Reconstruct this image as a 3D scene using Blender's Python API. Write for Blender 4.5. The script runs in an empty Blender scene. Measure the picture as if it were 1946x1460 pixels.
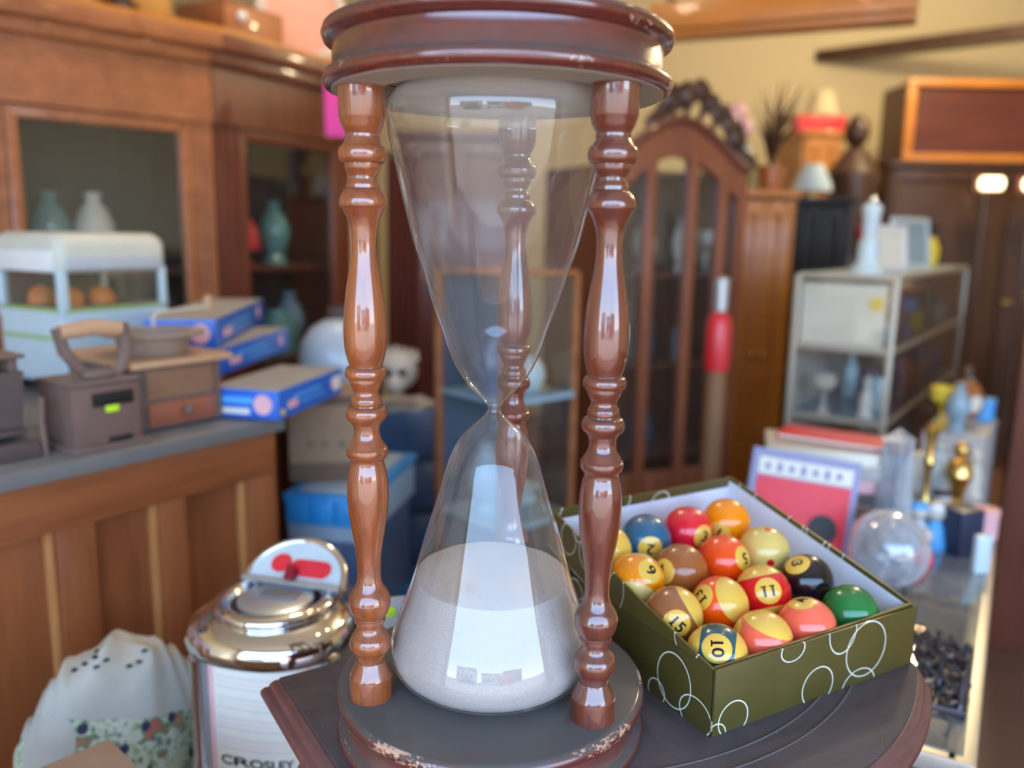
import bpy, bmesh, math, random
from mathutils import Vector, Matrix
random.seed(7)
S = bpy.context.scene
COL = S.collection
PI = math.pi
# ---------------------------------------------------------------- camera, sky, sun, exposure
cam_d = bpy.data.cameras.new('camera'); cam = bpy.data.objects.new('camera', cam_d); COL.objects.link(cam)
cam_d.sensor_width = 36.0; cam_d.lens = 29.155; cam_d.clip_start = 0.02; cam_d.clip_end = 300
PITCH, ROLL = 0.1804, 0.0158
fwd = Vector((0, math.cos(PITCH), -math.sin(PITCH))); right = Vector((1, 0, 0)); up = right.cross(fwd)
r2 = math.cos(ROLL)*right + math.sin(ROLL)*up; u2 = -math.sin(ROLL)*right + math.cos(ROLL)*up
cam.matrix_world = Matrix(((r2.x, u2.x, -fwd.x, 0), (r2.y, u2.y, -fwd.y, 0), (r2.z, u2.z, -fwd.z, 0.4288), (0, 0, 0, 1)))
cam_d.dof.use_dof = True; cam_d.dof.focus_distance = 0.69; cam_d.dof.aperture_fstop = 2.7
S.camera = cam
S.view_settings.view_transform = 'Standard'; S.view_settings.look = 'None'
S.view_settings.exposure = 0.74; S.view_settings.gamma = 1.0; S.view_settings.use_curve_mapping = False

W = bpy.data.worlds.new('sky'); S.world = W; W.use_nodes = True
nt = W.node_tree; nt.nodes.clear()
o_ = nt.nodes.new('ShaderNodeOutputWorld'); bg = nt.nodes.new('ShaderNodeBackground')
tc = nt.nodes.new('ShaderNodeTexCoord'); sp = nt.nodes.new('ShaderNodeSeparateXYZ'); rp = nt.nodes.new('ShaderNodeValToRGB')
nt.links.new(tc.outputs['Generated'], sp.inputs[0]); nt.links.new(sp.outputs['Z'], rp.inputs[0]); nt.links.new(rp.outputs[0], bg.inputs[0]); nt.links.new(bg.outputs[0], o_.inputs[0])
e = rp.color_ramp.elements
e[0].position = 0.0; e[0].color = (0.86, 0.93, 1.0, 1); e[1].position = 0.75; e[1].color = (0.20, 0.40, 0.85, 1)
m_ = e.new(0.16); m_.color = (0.47, 0.69, 1.0, 1)
bg.inputs[1].default_value = 5.1
sun_d = bpy.data.lights.new('sun', 'SUN'); sun_d.energy = 9.0; sun_d.angle = 0.01; sun_d.color = (1.0, 0.93, 0.82)
sun = bpy.data.objects.new('sun', sun_d); COL.objects.link(sun); sun.rotation_euler = (math.radians(22), math.radians(14), 0)   # high sun, it only reaches the street
def area(name, loc, rot, sx, sy, power, color, portal=False):
    d = bpy.data.lights.new(name, 'AREA'); d.shape = 'RECTANGLE'; d.size = sx; d.size_y = sy; d.energy = power; d.color = color
    if portal: d.cycles.is_portal = True
    o = bpy.data.objects.new(name, d); COL.objects.link(o); o.location = loc; o.rotation_euler = rot; return o
area('shop_door_opening', (0.75, -1.55, 0.48), (PI/2, 0, 0), 6.3, 2.46, 1, (1, 1, 1), portal=True)
def lamp(name, loc, power, color, r):
    d = bpy.data.lights.new(name, 'POINT'); d.energy = power; d.color = color; d.shadow_soft_size = r
    o = bpy.data.objects.new(name, d); COL.objects.link(o); o.location = loc; return o
lamp('back_wall_fill', (2.15, 3.55, 1.72), 48, (1.0, 0.80, 0.48), 0.09)  # added fill that brightens the cream wall at the back
lamp('left_side_fill', (-0.35, 2.20, 1.75), 12, (1.0, 0.82, 0.58), 0.09)  # added warm fill for the left part of the shop

# ---------------------------------------------------------------- helpers
def link(o): COL.objects.link(o); return o
def obj(name, bm, m=None, parent=None, smooth=35, loc=None, rotz=None):
    me = bpy.data.meshes.new(name)
    bmesh.ops.recalc_face_normals(bm, faces=bm.faces)
    bm.to_mesh(me); bm.free()
    if m is not None:
        for q in (m if isinstance(m, (list, tuple)) else [m]): me.materials.append(q)
    if smooth:
        for p in me.polygons: p.use_smooth = True
        me.set_sharp_from_angle(angle=math.radians(smooth))
    o = link(bpy.data.objects.new(name, me))
    if parent is not None: o.parent = parent
    if loc is not None: o.location = loc
    if rotz is not None: o.rotation_euler = (0, 0, rotz)
    return o
def tag(o, label, cat, group=None, kind=None):
    o['label'] = label; o['category'] = cat
    if group: o['group'] = group
    if kind: o['kind'] = kind
    return o
def thing(name, label, cat, loc=(0, 0, 0), rotz=0.0, group=None, rot=None):
    o = link(bpy.data.objects.new(name, None)); o.empty_display_size = 0.05
    o.location = loc; o.rotation_euler = rot if rot else (0, 0, rotz)
    return tag(o, label, cat, group)
def struct(name, bm, m, parent=None, smooth=35):
    o = obj(name, bm, m, parent, smooth)
    if parent is None: o['kind'] = 'structure'
    return o
def B(): return bmesh.new()
def box(bm, c, s, rotz=0.0, bev=0.0, M=None, seg=2, taper=None):
    r = bmesh.ops.create_cube(bm, size=1.0); vs = r['verts']
    for v in vs:
        k = 1.0
        if taper and v.co.z > 0: k = taper
        v.co = Vector((v.co.x*s[0]*k, v.co.y*s[1]*k, v.co.z*s[2]))
    if bev > 0:
        es = list({e for v in vs for e in v.link_edges})
        g = bmesh.ops.bevel(bm, geom=es, offset=bev, segments=seg, profile=0.6, affect='EDGES')
        vs = list({v for f in g['faces'] for v in f.verts} | {v for v in vs if v.is_valid})
    T = Matrix.Translation(c) @ Matrix.Rotation(rotz, 4, 'Z')
    if M is not None: T = M @ T
    for v in vs: v.co = T @ v.co
    return vs
def segbox(bm, P, Q, a0, a1, y0, y1, z0, z1, bev=0.0):
    """box in the frame of the line P-Q: along a0..a1, y0..y1 away to the left of it, z0..z1"""
    d = Vector((Q[0]-P[0], Q[1]-P[1], 0)).normalized(); n = Vector((-d.y, d.x, 0))
    c = Vector((P[0], P[1], 0)) + d*(a0+a1)/2 + n*(y0+y1)/2
    return box(bm, (c.x, c.y, (z0+z1)/2), (abs(a1-a0), abs(y1-y0), abs(z1-z0)), math.atan2(d.y, d.x), bev)
def lathe(bm, prof, n=32, c=(0, 0, 0), M=None, cap=True, fz=None):
    rings = []
    for r, z in prof:
        if r < 1e-6:
            v = bm.verts.new((0, 0, z)); rings.append([v])
        else: rings.append([bm.verts.new((r*math.cos(2*PI*i/n), r*math.sin(2*PI*i/n), z)) for i in range(n)])
    for a, b in zip(rings[:-1], rings[1:]):
        if len(a) == 1 and len(b) == 1: continue
        for i in range(n):
            j = (i+1) % n
            if len(a) == 1: bm.faces.new((a[0], b[i], b[j]))
            elif len(b) == 1: bm.faces.new((a[i], b[0], a[j]))
            else: bm.faces.new((a[i], b[i], b[j], a[j]))
    if cap:
        for rg in (rings[0], rings[-1]):
            if len(rg) > 1: bm.faces.new(rg)
    T = Matrix.Translation(c)
    if M is not None: T = M @ T
    vs = [v for rg in rings for v in rg]
    for v in vs: v.co = T @ v.co
    return vs
def tube(bm, pts, r, n=10, closed=False, flat=1.0):
    P = [Vector(p) for p in pts]; rings = []; N = len(P); ref = None
    for i, p in enumerate(P):
        a = P[i-1] if (i > 0 or closed) else P[i]; b = P[(i+1) % N] if (i < N-1 or closed) else P[i]
        t = (b-a).normalized()
        if ref is None: ref = t.orthogonal().normalized()
        ref = (ref - t*ref.dot(t)).normalized(); q = t.cross(ref)
        rr = r[i] if isinstance(r, (list, tuple)) else r
        rings.append([bm.verts.new(p + rr*(math.cos(2*PI*k/n)*ref + flat*math.sin(2*PI*k/n)*q)) for k in range(n)])
    rng = range(N) if closed else range(N-1)
    for i in rng:
        A_, B_ = rings[i], rings[(i+1) % N]
        for k in range(n): bm.faces.new((A_[k], A_[(k+1) % n], B_[(k+1) % n], B_[k]))
    if not closed:
        bm.faces.new(rings[0]); bm.faces.new(rings[-1])
def ball(bm, c, r, sx=1, sy=1, sz=1, u=20, v=12):
    g = bmesh.ops.create_uvsphere(bm, u_segments=u, v_segments=v, radius=r)
    for w in g['verts']: w.co = Vector((w.co.x*sx+c[0], w.co.y*sy+c[1], w.co.z*sz+c[2]))
    return g['verts']
def prism(bm, pts, z0, z1):
    a = [bm.verts.new((p[0], p[1], z0)) for p in pts]; b = [bm.verts.new((p[0], p[1], z1)) for p in pts]
    bm.faces.new(a); bm.faces.new(b); n = len(pts)
    for i in range(n): bm.faces.new((a[i], a[(i+1) % n], b[(i+1) % n], b[i]))
def plate(bm, pts, t):
    """pts: 3D outline of a flat plate, thickened by vector t"""
    t = Vector(t); a = [bm.verts.new(Vector(p)) for p in pts]; b = [bm.verts.new(Vector(p)+t) for p in pts]
    bm.faces.new(a); bm.faces.new(b); n = len(pts)
    for i in range(n): bm.faces.new((a[i], a[(i+1) % n], b[(i+1) % n], b[i]))
def frame_M(origin, ex, ey):
    ex = Vector(ex).normalized(); ey = Vector(ey); ey = (ey-ex*ex.dot(ey)).normalized(); ez = ex.cross(ey)
    return Matrix(((ex.x, ey.x, ez.x, origin[0]), (ex.y, ey.y, ez.y, origin[1]), (ex.z, ey.z, ez.z, origin[2]), (0, 0, 0, 1)))
def text_mesh(s, size):
    cu = bpy.data.curves.new('letters', 'FONT'); cu.body = s; cu.size = size; cu.align_x = 'CENTER'; cu.align_y = 'CENTER'; cu.extrude = 0.0; cu.offset = size*0.022
    o = bpy.data.objects.new('letters', cu); COL.objects.link(o)
    me = bpy.data.meshes.new_from_object(o.evaluated_get(bpy.context.evaluated_depsgraph_get()))
    COL.objects.unlink(o); bpy.data.objects.remove(o); bpy.data.curves.remove(cu)
    bm = bmesh.new(); bm.from_mesh(me); bpy.data.meshes.remove(me); return bm
def text_on(name, s, size, m, parent, M, depth=0.0004):
    bm = text_mesh(s, size)
    g = bmesh.ops.extrude_face_region(bm, geom=bm.faces[:])
    for v in g['geom']:
        if isinstance(v, bmesh.types.BMVert): v.co.z += depth
    bm.transform(M); return obj(name, bm, m, parent, smooth=0)

# ---------------------------------------------------------------- materials
def new_mat(name):
    m = bpy.data.materials.new(name); m.use_nodes = True; nt = m.node_tree; p = nt.nodes['Principled BSDF']; return m, nt, p
def N(nt, t, **k):
    n = nt.nodes.new('ShaderNode'+t)
    for a, b in k.items(): setattr(n, a, b)
    return n
def math_(nt, op, a, b=None, c=None, clamp=False):
    n = N(nt, 'Math', operation=op); n.use_clamp = clamp
    for i, x in enumerate((a, b, c)):
        if x is None: continue
        if isinstance(x, (int, float)): n.inputs[i].default_value = x
        else: nt.links.new(x, n.inputs[i])
    return n.outputs[0]
def mixc(nt, f, a, b):
    n = N(nt, 'Mix', data_type='RGBA')
    for s, x in ((0, f), (6, a), (7, b)):
        if isinstance(x, (int, float)): n.inputs[s].default_value = x
        elif isinstance(x, (tuple, list)): n.inputs[s].default_value = (*x[:3], 1)
        else: nt.links.new(x, n.inputs[s])
    return n.outputs[2]
def noise(nt, co, scale, detail=3.0, rough=0.55, dist=0.0):
    n = N(nt, 'TexNoise'); n.inputs['Scale'].default_value = scale; n.inputs['Detail'].default_value = detail; n.inputs['Roughness'].default_value = rough; n.inputs['Distortion'].default_value = dist
    if co is not None: nt.links.new(co, n.inputs['Vector'])
    return n.outputs[0]
def ramp(nt, f, pts):
    n = N(nt, 'ValToRGB'); el = n.color_ramp.elements
    while len(el) < len(pts): el.new(0.5)
    for e_, (p, c) in zip(el, pts): e_.position = p; e_.color = (*c, 1) if not isinstance(c, (int, float)) else (c, c, c, 1)
    nt.links.new(f, n.inputs[0]); return n.outputs[0]
def coords(nt, scale=(1, 1, 1), rot=(0, 0, 0), kind='Object'):
    t = N(nt, 'TexCoord'); mp = N(nt, 'Mapping'); nt.links.new(t.outputs[kind], mp.inputs[0])
    mp.inputs['Scale'].default_value = scale; mp.inputs['Rotation'].default_value = rot; return mp.outputs[0]
def bump(nt, p, h, strength=0.2, dist=0.001):
    b = N(nt, 'Bump'); b.inputs['Strength'].default_value = strength; b.inputs['Distance'].default_value = dist
    nt.links.new(h, b.inputs['Height']); nt.links.new(b.outputs[0], p.inputs['Normal'])
def plain(name, c, rough=0.5, metal=0.0, var=0.12, sc=30, spec=0.5, coat=0.0, emit=None, bmp=0.0, trans=0.0, dust=0.0, dustc=(0.32, 0.30, 0.29)):
    m, nt, p = new_mat(name); co = coords(nt)
    f = noise(nt, co, sc, 4)
    col = mixc(nt, f, tuple(x*(1-var) for x in c), tuple(min(1, x*(1+var)) for x in c))
    rr = None
    if dust > 0: col, rr = add_dust(nt, col, rough, dust, dustc)
    nt.links.new(col, p.inputs['Base Color'])
    if rr is not None: nt.links.new(rr, p.inputs['Roughness'])
    else: p.inputs['Roughness'].default_value = rough
    p.inputs['Metallic'].default_value = metal
    p.inputs['Specular IOR Level'].default_value = spec; p.inputs['Coat Weight'].default_value = coat; p.inputs['Coat Roughness'].default_value = 0.08
    if bmp: bump(nt, p, f, bmp)
    if trans: p.inputs['Transmission Weight'].default_value = trans
    if emit:
        p.inputs['Emission Color'].default_value = (*emit[:3], 1); p.inputs['Emission Strength'].default_value = emit[3]
    return m
def add_dust(nt, col, rough, amt, dustc=(0.32, 0.30, 0.31), lo=0.15, hi=0.95, sc=45):
    g = N(nt, 'NewGeometry'); s = N(nt, 'SeparateXYZ'); nt.links.new(g.outputs['Normal'], s.inputs[0])
    up_ = N(nt, 'MapRange'); up_.inputs[1].default_value = lo; up_.inputs[2].default_value = hi; nt.links.new(s.outputs[2], up_.inputs[0])
    nz = ramp(nt, noise(nt, coords(nt), sc, 5, 0.7), [(0.25, 0.35), (0.7, 1.0)])
    f = math_(nt, 'MULTIPLY', math_(nt, 'MULTIPLY', up_.outputs[0], nz), amt, clamp=True)
    c = mixc(nt, f, col, dustc)
    r = math_(nt, 'ADD', math_(nt, 'MULTIPLY', f, 0.75-rough), rough)
    return c, r
def wood(name, c1, c2, scale=1.0, axis='Z', rough=0.35, coat=0.5, dust=0.0, dustc=(0.32, 0.30, 0.31), chips=None, bmp=0.08, ring=0.5, cr=0.06, crev=0.0, specks=False):
    """c1 dark, c2 light; grain runs along axis; chips = (min radius, threshold) shows pale bare wood on worn rims"""
    m, nt, p = new_mat(name)
    st = {'X': (1.2, 14, 14), 'Y': (14, 1.2, 14), 'Z': (14, 14, 1.2)}[axis]
    co = coords(nt, tuple(x*scale for x in st))
    a = noise(nt, co, 2.2, 5, 0.6, 0.6); b = noise(nt, co, 9.0, 6, 0.7, 0.2); c0 = noise(nt, coords(nt, (scale*3,)*3), 1.5, 2)
    f = math_(nt, 'ADD', math_(nt, 'MULTIPLY', a, 0.6), math_(nt, 'MULTIPLY', b, 0.4))
    f = math_(nt, 'ADD', math_(nt, 'MULTIPLY', f, 0.8), math_(nt, 'MULTIPLY', c0, 0.25))
    col = ramp(nt, f, [(0.34, c1), (0.5, tuple((x+y)/2 for x, y in zip(c1, c2))), (0.68, c2)])
    rr = None
    if dust > 0:
        col, rr = add_dust(nt, col, rough, dust, dustc)
        nt.links.new(math_(nt, 'MULTIPLY', math_(nt, 'SUBTRACT', 1.0, math_(nt, 'MULTIPLY', math_(nt, 'SUBTRACT', rr, rough), 1.6), clamp=True), coat), p.inputs['Coat Weight'])
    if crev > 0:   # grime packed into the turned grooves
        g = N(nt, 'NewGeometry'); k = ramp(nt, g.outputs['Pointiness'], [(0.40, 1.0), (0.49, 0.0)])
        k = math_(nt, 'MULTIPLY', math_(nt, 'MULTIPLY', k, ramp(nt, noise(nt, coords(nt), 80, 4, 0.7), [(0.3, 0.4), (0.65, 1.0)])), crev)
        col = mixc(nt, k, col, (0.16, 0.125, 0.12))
    if specks:
        k = ramp(nt, noise(nt, coords(nt), 420, 2, 0.5), [(0.73, 0.0), (0.76, 0.8)])
        col = mixc(nt, k, col, (0.45, 0.43, 0.42))
    if chips:
        s = N(nt, 'SeparateXYZ'); nt.links.new(coords(nt), s.inputs[0])
        rad = math_(nt, 'SQRT', math_(nt, 'ADD', math_(nt, 'POWER', s.outputs[0], 2), math_(nt, 'POWER', s.outputs[1], 2)))
        rim = math_(nt, 'GREATER_THAN', rad, chips[0])
        big = noise(nt, coords(nt, (1, 1, 3.0), (0.7, 0.2, 2.1)), 19, 2, 0.5); fine = noise(nt, coords(nt, (1, 1, 1.4)), 260, 5, 0.7)
        v = math_(nt, 'ADD', math_(nt, 'MULTIPLY', big, 0.55), math_(nt, 'MULTIPLY', fine, 0.45))
        k = math_(nt, 'MULTIPLY', rim, math_(nt, 'GREATER_THAN', v, chips[1]))
        col = mixc(nt, k, col, (0.55, 0.33, 0.22))
    nt.links.new(col, p.inputs['Base Color'])
    if rr is not None: nt.links.new(rr, p.inputs['Roughness'])
    else: p.inputs['Roughness'].default_value = rough
    p.inputs['Coat Roughness'].default_value = cr; p.inputs['Coat IOR'].default_value = 1.5 if crev <= 0 else 1.75
    if dust <= 0: p.inputs['Coat Weight'].default_value = coat
    if bmp: bump(nt, p, b, bmp, 0.0006)
    return m
def thin_glass(name, tint=(0.97, 0.985, 0.98), k=1.8, film=0.0, filmc=(0.75, 0.73, 0.70), rough=0.01, dirt=30, top=0.0):
    """thin walled glass: clear, with Fresnel reflection and a film of dust"""
    m, nt, p = new_mat(name); out = nt.nodes['Material Output']; nt.nodes.remove(p)
    g = N(nt, 'NewGeometry'); d = N(nt, 'VectorMath', operation='DOT_PRODUCT'); nt.links.new(g.outputs['Incoming'], d.inputs[0]); nt.links.new(g.outputs['Normal'], d.inputs[1])
    c = math_(nt, 'ABSOLUTE', d.outputs['Value']); s = math_(nt, 'SUBTRACT', 1.0, c)
    F = math_(nt, 'ADD', math_(nt, 'MULTIPLY', math_(nt, 'POWER', s, 5.0), 0.9), 0.042)
    F = math_(nt, 'MULTIPLY', F, k, clamp=True)
    tr = N(nt, 'BsdfTransparent'); tr.inputs[0].default_value = (*tint, 1)
    gl = N(nt, 'BsdfGlossy'); gl.inputs['Roughness'].default_value = rough; gl.inputs[0].default_value = (0.98, 0.99, 1, 1)
    wv = noise(nt, coords(nt, (1, 1, 0.35)), 14, 2); bp = N(nt, 'Bump'); bp.inputs['Strength'].default_value = 0.12; bp.inputs['Distance'].default_value = 0.004
    nt.links.new(wv, bp.inputs['Height']); nt.links.new(bp.outputs[0], gl.inputs['Normal'])
    mx = N(nt, 'MixShader'); nt.links.new(F, mx.inputs[0]); nt.links.new(tr.outputs[0], mx.inputs[1]); nt.links.new(gl.outputs[0], mx.inputs[2])
    last = mx.outputs[0]
    if film > 0:
        df = N(nt, 'BsdfDiffuse'); df.inputs[0].default_value = (*filmc, 1)
        nz = ramp(nt, noise(nt, coords(nt, (1, 1, 0.5)), dirt, 6, 0.7, 0.5), [(0.35, 0.25), (0.75, 1.0)])
        edge = math_(nt, 'ADD', math_(nt, 'MULTIPLY', math_(nt, 'POWER', s, 3.0), 2.5), 1.0)
        f2 = math_(nt, 'MULTIPLY', math_(nt, 'MULTIPLY', nz, edge), film, clamp=True)
        if top > 0:   # thick dust lying on the closed top of the bulb
            g2 = N(nt, 'SeparateXYZ'); tcn = N(nt, 'TexCoord'); nt.links.new(tcn.outputs['Object'], g2.inputs[0])
            tz = ramp(nt, math_(nt, 'SUBTRACT', g2.outputs[2], 0.0), [(0.518, 0.0), (0.531, top*0.6), (0.539, top)])
            f2 = math_(nt, 'ADD', f2, tz, clamp=True)
        m2 = N(nt, 'MixShader'); nt.links.new(f2, m2.inputs[0]); nt.links.new(last, m2.inputs[1]); nt.links.new(df.outputs[0], m2.inputs[2]); last = m2.outputs[0]
    nt.links.new(last, out.inputs[0]); return m
def ring_paper(name, base, rings, plane, white=(0.75, 0.76, 0.66), w=0.0011):
    """glossy printed paper with thin pale rings; rings=[(u,v,ru,rv)] metres in the object plane ('XZ' or 'YZ' or 'XY')"""
    m, nt, p = new_mat(name); s = N(nt, 'SeparateXYZ'); nt.links.new(coords(nt), s.inputs[0])
    U = s.outputs['XYZ'.index(plane[0])]; V = s.outputs['XYZ'.index(plane[1])]
    tot = None
    for (cu, cv, ru, rv) in rings:
        a = math_(nt, 'DIVIDE', math_(nt, 'SUBTRACT', U, cu), ru); b = math_(nt, 'DIVIDE', math_(nt, 'SUBTRACT', V, cv), rv)
        r = math_(nt, 'SQRT', math_(nt, 'ADD', math_(nt, 'MULTIPLY', a, a), math_(nt, 'MULTIPLY', b, b)))
        k = math_(nt, 'LESS_THAN', math_(nt, 'ABSOLUTE', math_(nt, 'SUBTRACT', r, 1.0)), w/((ru+rv)/2)*0.55)
        tot = k if tot is None else math_(nt, 'MAXIMUM', tot, k)
    n1 = noise(nt, coords(nt), 18, 4, 0.6); n2 = noise(nt, coords(nt, (1, 1, 6)), 120, 4, 0.7)
    c = mixc(nt, n1, tuple(x*0.75 for x in base), tuple(x*1.3 for x in base))
    c = mixc(nt, ramp(nt, n2, [(0.66, 0.0), (0.8, 0.45)]), c, (0.25, 0.24, 0.17))
    if tot is not None: c = mixc(nt, tot, c, white)
    nt.links.new(c, p.inputs['Base Color']); p.inputs['Roughness'].default_value = 0.36; p.inputs['Coat Weight'].default_value = 0.15
    bump(nt, p, n1, 0.25, 0.002)
    return m

M = {}
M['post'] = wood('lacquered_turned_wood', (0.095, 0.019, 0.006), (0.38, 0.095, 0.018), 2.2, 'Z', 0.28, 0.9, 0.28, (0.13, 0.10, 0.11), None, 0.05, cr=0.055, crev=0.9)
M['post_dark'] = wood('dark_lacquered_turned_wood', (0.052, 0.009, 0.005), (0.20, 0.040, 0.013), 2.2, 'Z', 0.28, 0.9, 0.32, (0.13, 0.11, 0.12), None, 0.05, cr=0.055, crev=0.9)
M['disc'] = wood('red_brown_lacquered_disc', (0.050, 0.007, 0.005), (0.160, 0.024, 0.014), 1.5, 'X', 0.25, 0.8, 1.5, (0.082, 0.078, 0.075), (0.1300, 0.594), 0.03, cr=0.14, crev=0.2)
M['disc_under'] = plain('dusty_raw_underside', (0.40, 0.35, 0.27), 0.8, var=0.2, sc=12)
M['hourglass'] = thin_glass('hourglass_glass', (0.97, 0.978, 0.972), 1.5, 0.050, (0.72, 0.70, 0.66), 0.012, 26, top=0.55)
M['pane'] = thin_glass('pane_glass', (0.95, 0.96, 0.95), 1.35, 0.015, (0.6, 0.6, 0.56), 0.03, 5)
M['clear'] = thin_glass('clear_crystal', (0.88, 0.92, 0.97), 4.0, 0.40, (0.75, 0.78, 0.84), 0.05, 25)
M['sand'] = plain('fine_white_sand', (0.40, 0.36, 0.34), 0.9, var=0.42, sc=1100, bmp=0.25)
M['tabletop'] = wood('dusty_dark_walnut_top', (0.022, 0.013, 0.014), (0.070, 0.042, 0.042), 2.0, 'X', 0.42, 0.15, 0.72, (0.080, 0.074, 0.084), None, 0.15, specks=True)
M['tableedge'] = wood('red_mahogany_edge', (0.075, 0.020, 0.016), (0.19, 0.060, 0.050), 2.0, 'X', 0.38, 0.35, 0.35, (0.16, 0.14, 0.15), None, 0.1)
M['groove'] = plain('pale_inlay_line', (0.12, 0.115, 0.12), 0.5)
M['blackprint'] = plain('black_number_print', (0.01, 0.01, 0.012), 0.25, var=0)
M['green'] = ring_paper('green_paper_plain', (0.082, 0.064, 0.014), [], 'XZ')
M['liner'] = plain('white_box_liner', (0.74, 0.77, 0.84), 0.6, var=0.04)
M['card'] = plain('brown_cardboard', (0.30, 0.19, 0.115), 0.85, var=0.15, sc=14, dust=0.5, dustc=(0.36, 0.31, 0.27))
M['carddark'] = plain('old_dark_cardboard', (0.14, 0.085, 0.055), 0.9, var=0.25, sc=9)
M['oak'] = wood('orange_oak_panelling', (0.16, 0.042, 0.012), (0.32, 0.100, 0.030), 0.8, 'Z', 0.38, 0.3, 0.0, bmp=0.05, cr=0.2)
M['oakh'] = wood('orange_oak_rail', (0.17, 0.045, 0.013), (0.34, 0.108, 0.032), 0.8, 'X', 0.38, 0.3, 0.0, bmp=0.05, cr=0.2)
M['oaklight'] = wood('pale_oak_moulding', (0.34, 0.13, 0.035), (0.52, 0.23, 0.075), 0.8, 'Z', 0.32, 0.4, 0.0)
M['counter'] = plain('dusty_grey_counter_top', (0.15, 0.145, 0.14), 0.55, var=0.25, sc=6, dust=0.6, dustc=(0.27, 0.26, 0.26))
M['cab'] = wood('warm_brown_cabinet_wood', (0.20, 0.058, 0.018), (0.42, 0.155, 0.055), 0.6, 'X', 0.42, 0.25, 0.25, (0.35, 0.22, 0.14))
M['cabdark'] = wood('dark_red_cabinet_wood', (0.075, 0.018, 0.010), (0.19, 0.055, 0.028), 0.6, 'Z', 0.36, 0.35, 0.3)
M['cabin'] = plain('dark_cabinet_lining', (0.055, 0.045, 0.035), 0.8, var=0.3, sc=4)  # dark brown with random tone
M['armoire'] = wood('mahogany_armoire_wood', (0.16, 0.045, 0.020), (0.33, 0.110, 0.050), 0.7, 'Z', 0.36, 0.35)
M['orangewood'] = wood('orange_varnished_wood', (0.36, 0.115, 0.012), (0.62, 0.24, 0.030), 0.6, 'X', 0.4, 0.3)
M['darkwood'] = wood('dark_brown_furniture_wood', (0.028, 0.012, 0.008), (0.085, 0.036, 0.020), 0.8, 'Z', 0.4, 0.3)
M['cream'] = plain('cream_plaster', (0.66, 0.56, 0.36), 0.85, var=0.05, sc=2)
M['floor'] = plain('dull_brown_floor', (0.15, 0.070, 0.038), 0.5, var=0.5, sc=1.6)
M['street'] = plain('pale_sandy_street', (0.36, 0.30, 0.22), 0.9, var=0.15, sc=1.0)
M['rust'] = plain('dusty_rusted_iron', (0.17, 0.105, 0.085), 0.7, 0.15, 0.3, 22, bmp=0.4, dust=0.6, dustc=(0.30, 0.26, 0.24))
M['rustdark'] = plain('dark_rusted_iron', (0.10, 0.07, 0.065), 0.6, 0.2, 0.3, 22, bmp=0.4, dust=0.5, dustc=(0.24, 0.21, 0.20))
M['black'] = plain('black_void_paint', (0.008, 0.008, 0.009), 0.5)
M['chrome'] = plain('polished_chrome', (0.78, 0.78, 0.78), 0.07, 1.0, 0.03, 8)
M['silver'] = plain('brushed_silver_plastic', (0.52, 0.56, 0.60), 0.3, 0.7, 0.05, 20)
M['white'] = plain('white_paint', (0.78, 0.80, 0.80), 0.4, var=0.05)
M['offwhite'] = plain('aged_white', (0.62, 0.58, 0.50), 0.6, var=0.15, sc=14)
M['buswhite'] = plain('pale_blue_white_tinplate', (0.55, 0.70, 0.76), 0.3, var=0.06, coat=0.4)
M['bustop'] = plain('dusty_cream_tin_roof', (0.60, 0.62, 0.54), 0.5, var=0.08, coat=0.1)
M['buslime'] = plain('lime_green_trim', (0.35, 0.50, 0.12), 0.4)
M['orange'] = plain('orange_seat_plastic', (0.70, 0.22, 0.04), 0.5)
M['blue'] = plain('blue_printed_carton', (0.015, 0.13, 0.60), 0.35, var=0.1, sc=10, coat=0.2, dust=0.0)
M['bluelight'] = plain('sky_blue_print', (0.10, 0.42, 0.85), 0.4)
M['dustlid'] = plain('dusty_grey_carton_top', (0.36, 0.34, 0.31), 0.8, var=0.12, sc=12)
M['red'] = plain('bright_red_plastic', (0.65, 0.02, 0.03), 0.35, coat=0.3)
M['redprint'] = plain('red_print', (0.75, 0.03, 0.05), 0.45)
M['pink'] = plain('hot_pink_sheet', (0.72, 0.03, 0.32), 0.5)
M['pinkpale'] = plain('pale_pink_print', (0.80, 0.45, 0.48), 0.5)
M['yellow'] = plain('bright_yellow_print', (0.80, 0.60, 0.05), 0.5)
M['lime'] = plain('fluorescent_lime_sticker', (0.55, 0.85, 0.02), 0.5, var=0.03)
M['bintub'] = plain('smoky_blue_plastic_tub', (0.055, 0.10, 0.19), 0.3, var=0.45, sc=9, coat=0.3)
M['binlid'] = plain('bright_blue_plastic_lid', (0.02, 0.24, 0.58), 0.35, coat=0.2)
M['binclear'] = plain('cloudy_clear_plastic', (0.28, 0.37, 0.46), 0.35, var=0.15, sc=6)
M['navy'] = plain('navy_blue_surface', (0.02, 0.03, 0.07), 0.4)
M['brass'] = plain('polished_brass', (0.70, 0.45, 0.14), 0.22, 1.0, 0.1)
M['bronze'] = plain('dark_cast_metal', (0.11, 0.10, 0.11), 0.38, 0.7, 0.3, 30, bmp=0.3)
M['tan'] = plain('tan_wood_handle', (0.52, 0.31, 0.17), 0.5, var=0.1)
M['alu'] = plain('champagne_aluminium', (0.50, 0.46, 0.38), 0.35, 0.6, 0.05)
M['lampglow'] = plain('lit_fluorescent_tube', (1, 0.95, 0.8), 0.5, emit=(1.0, 0.88, 0.50, 3.0))
M['bulb'] = plain('lit_warm_bulb', (1, 0.9, 0.7), 0.5, emit=(1.0, 0.62, 0.28, 60.0))
M['teal'] = plain('teal_glass', (0.12, 0.30, 0.30), 0.15, coat=0.5)
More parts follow.
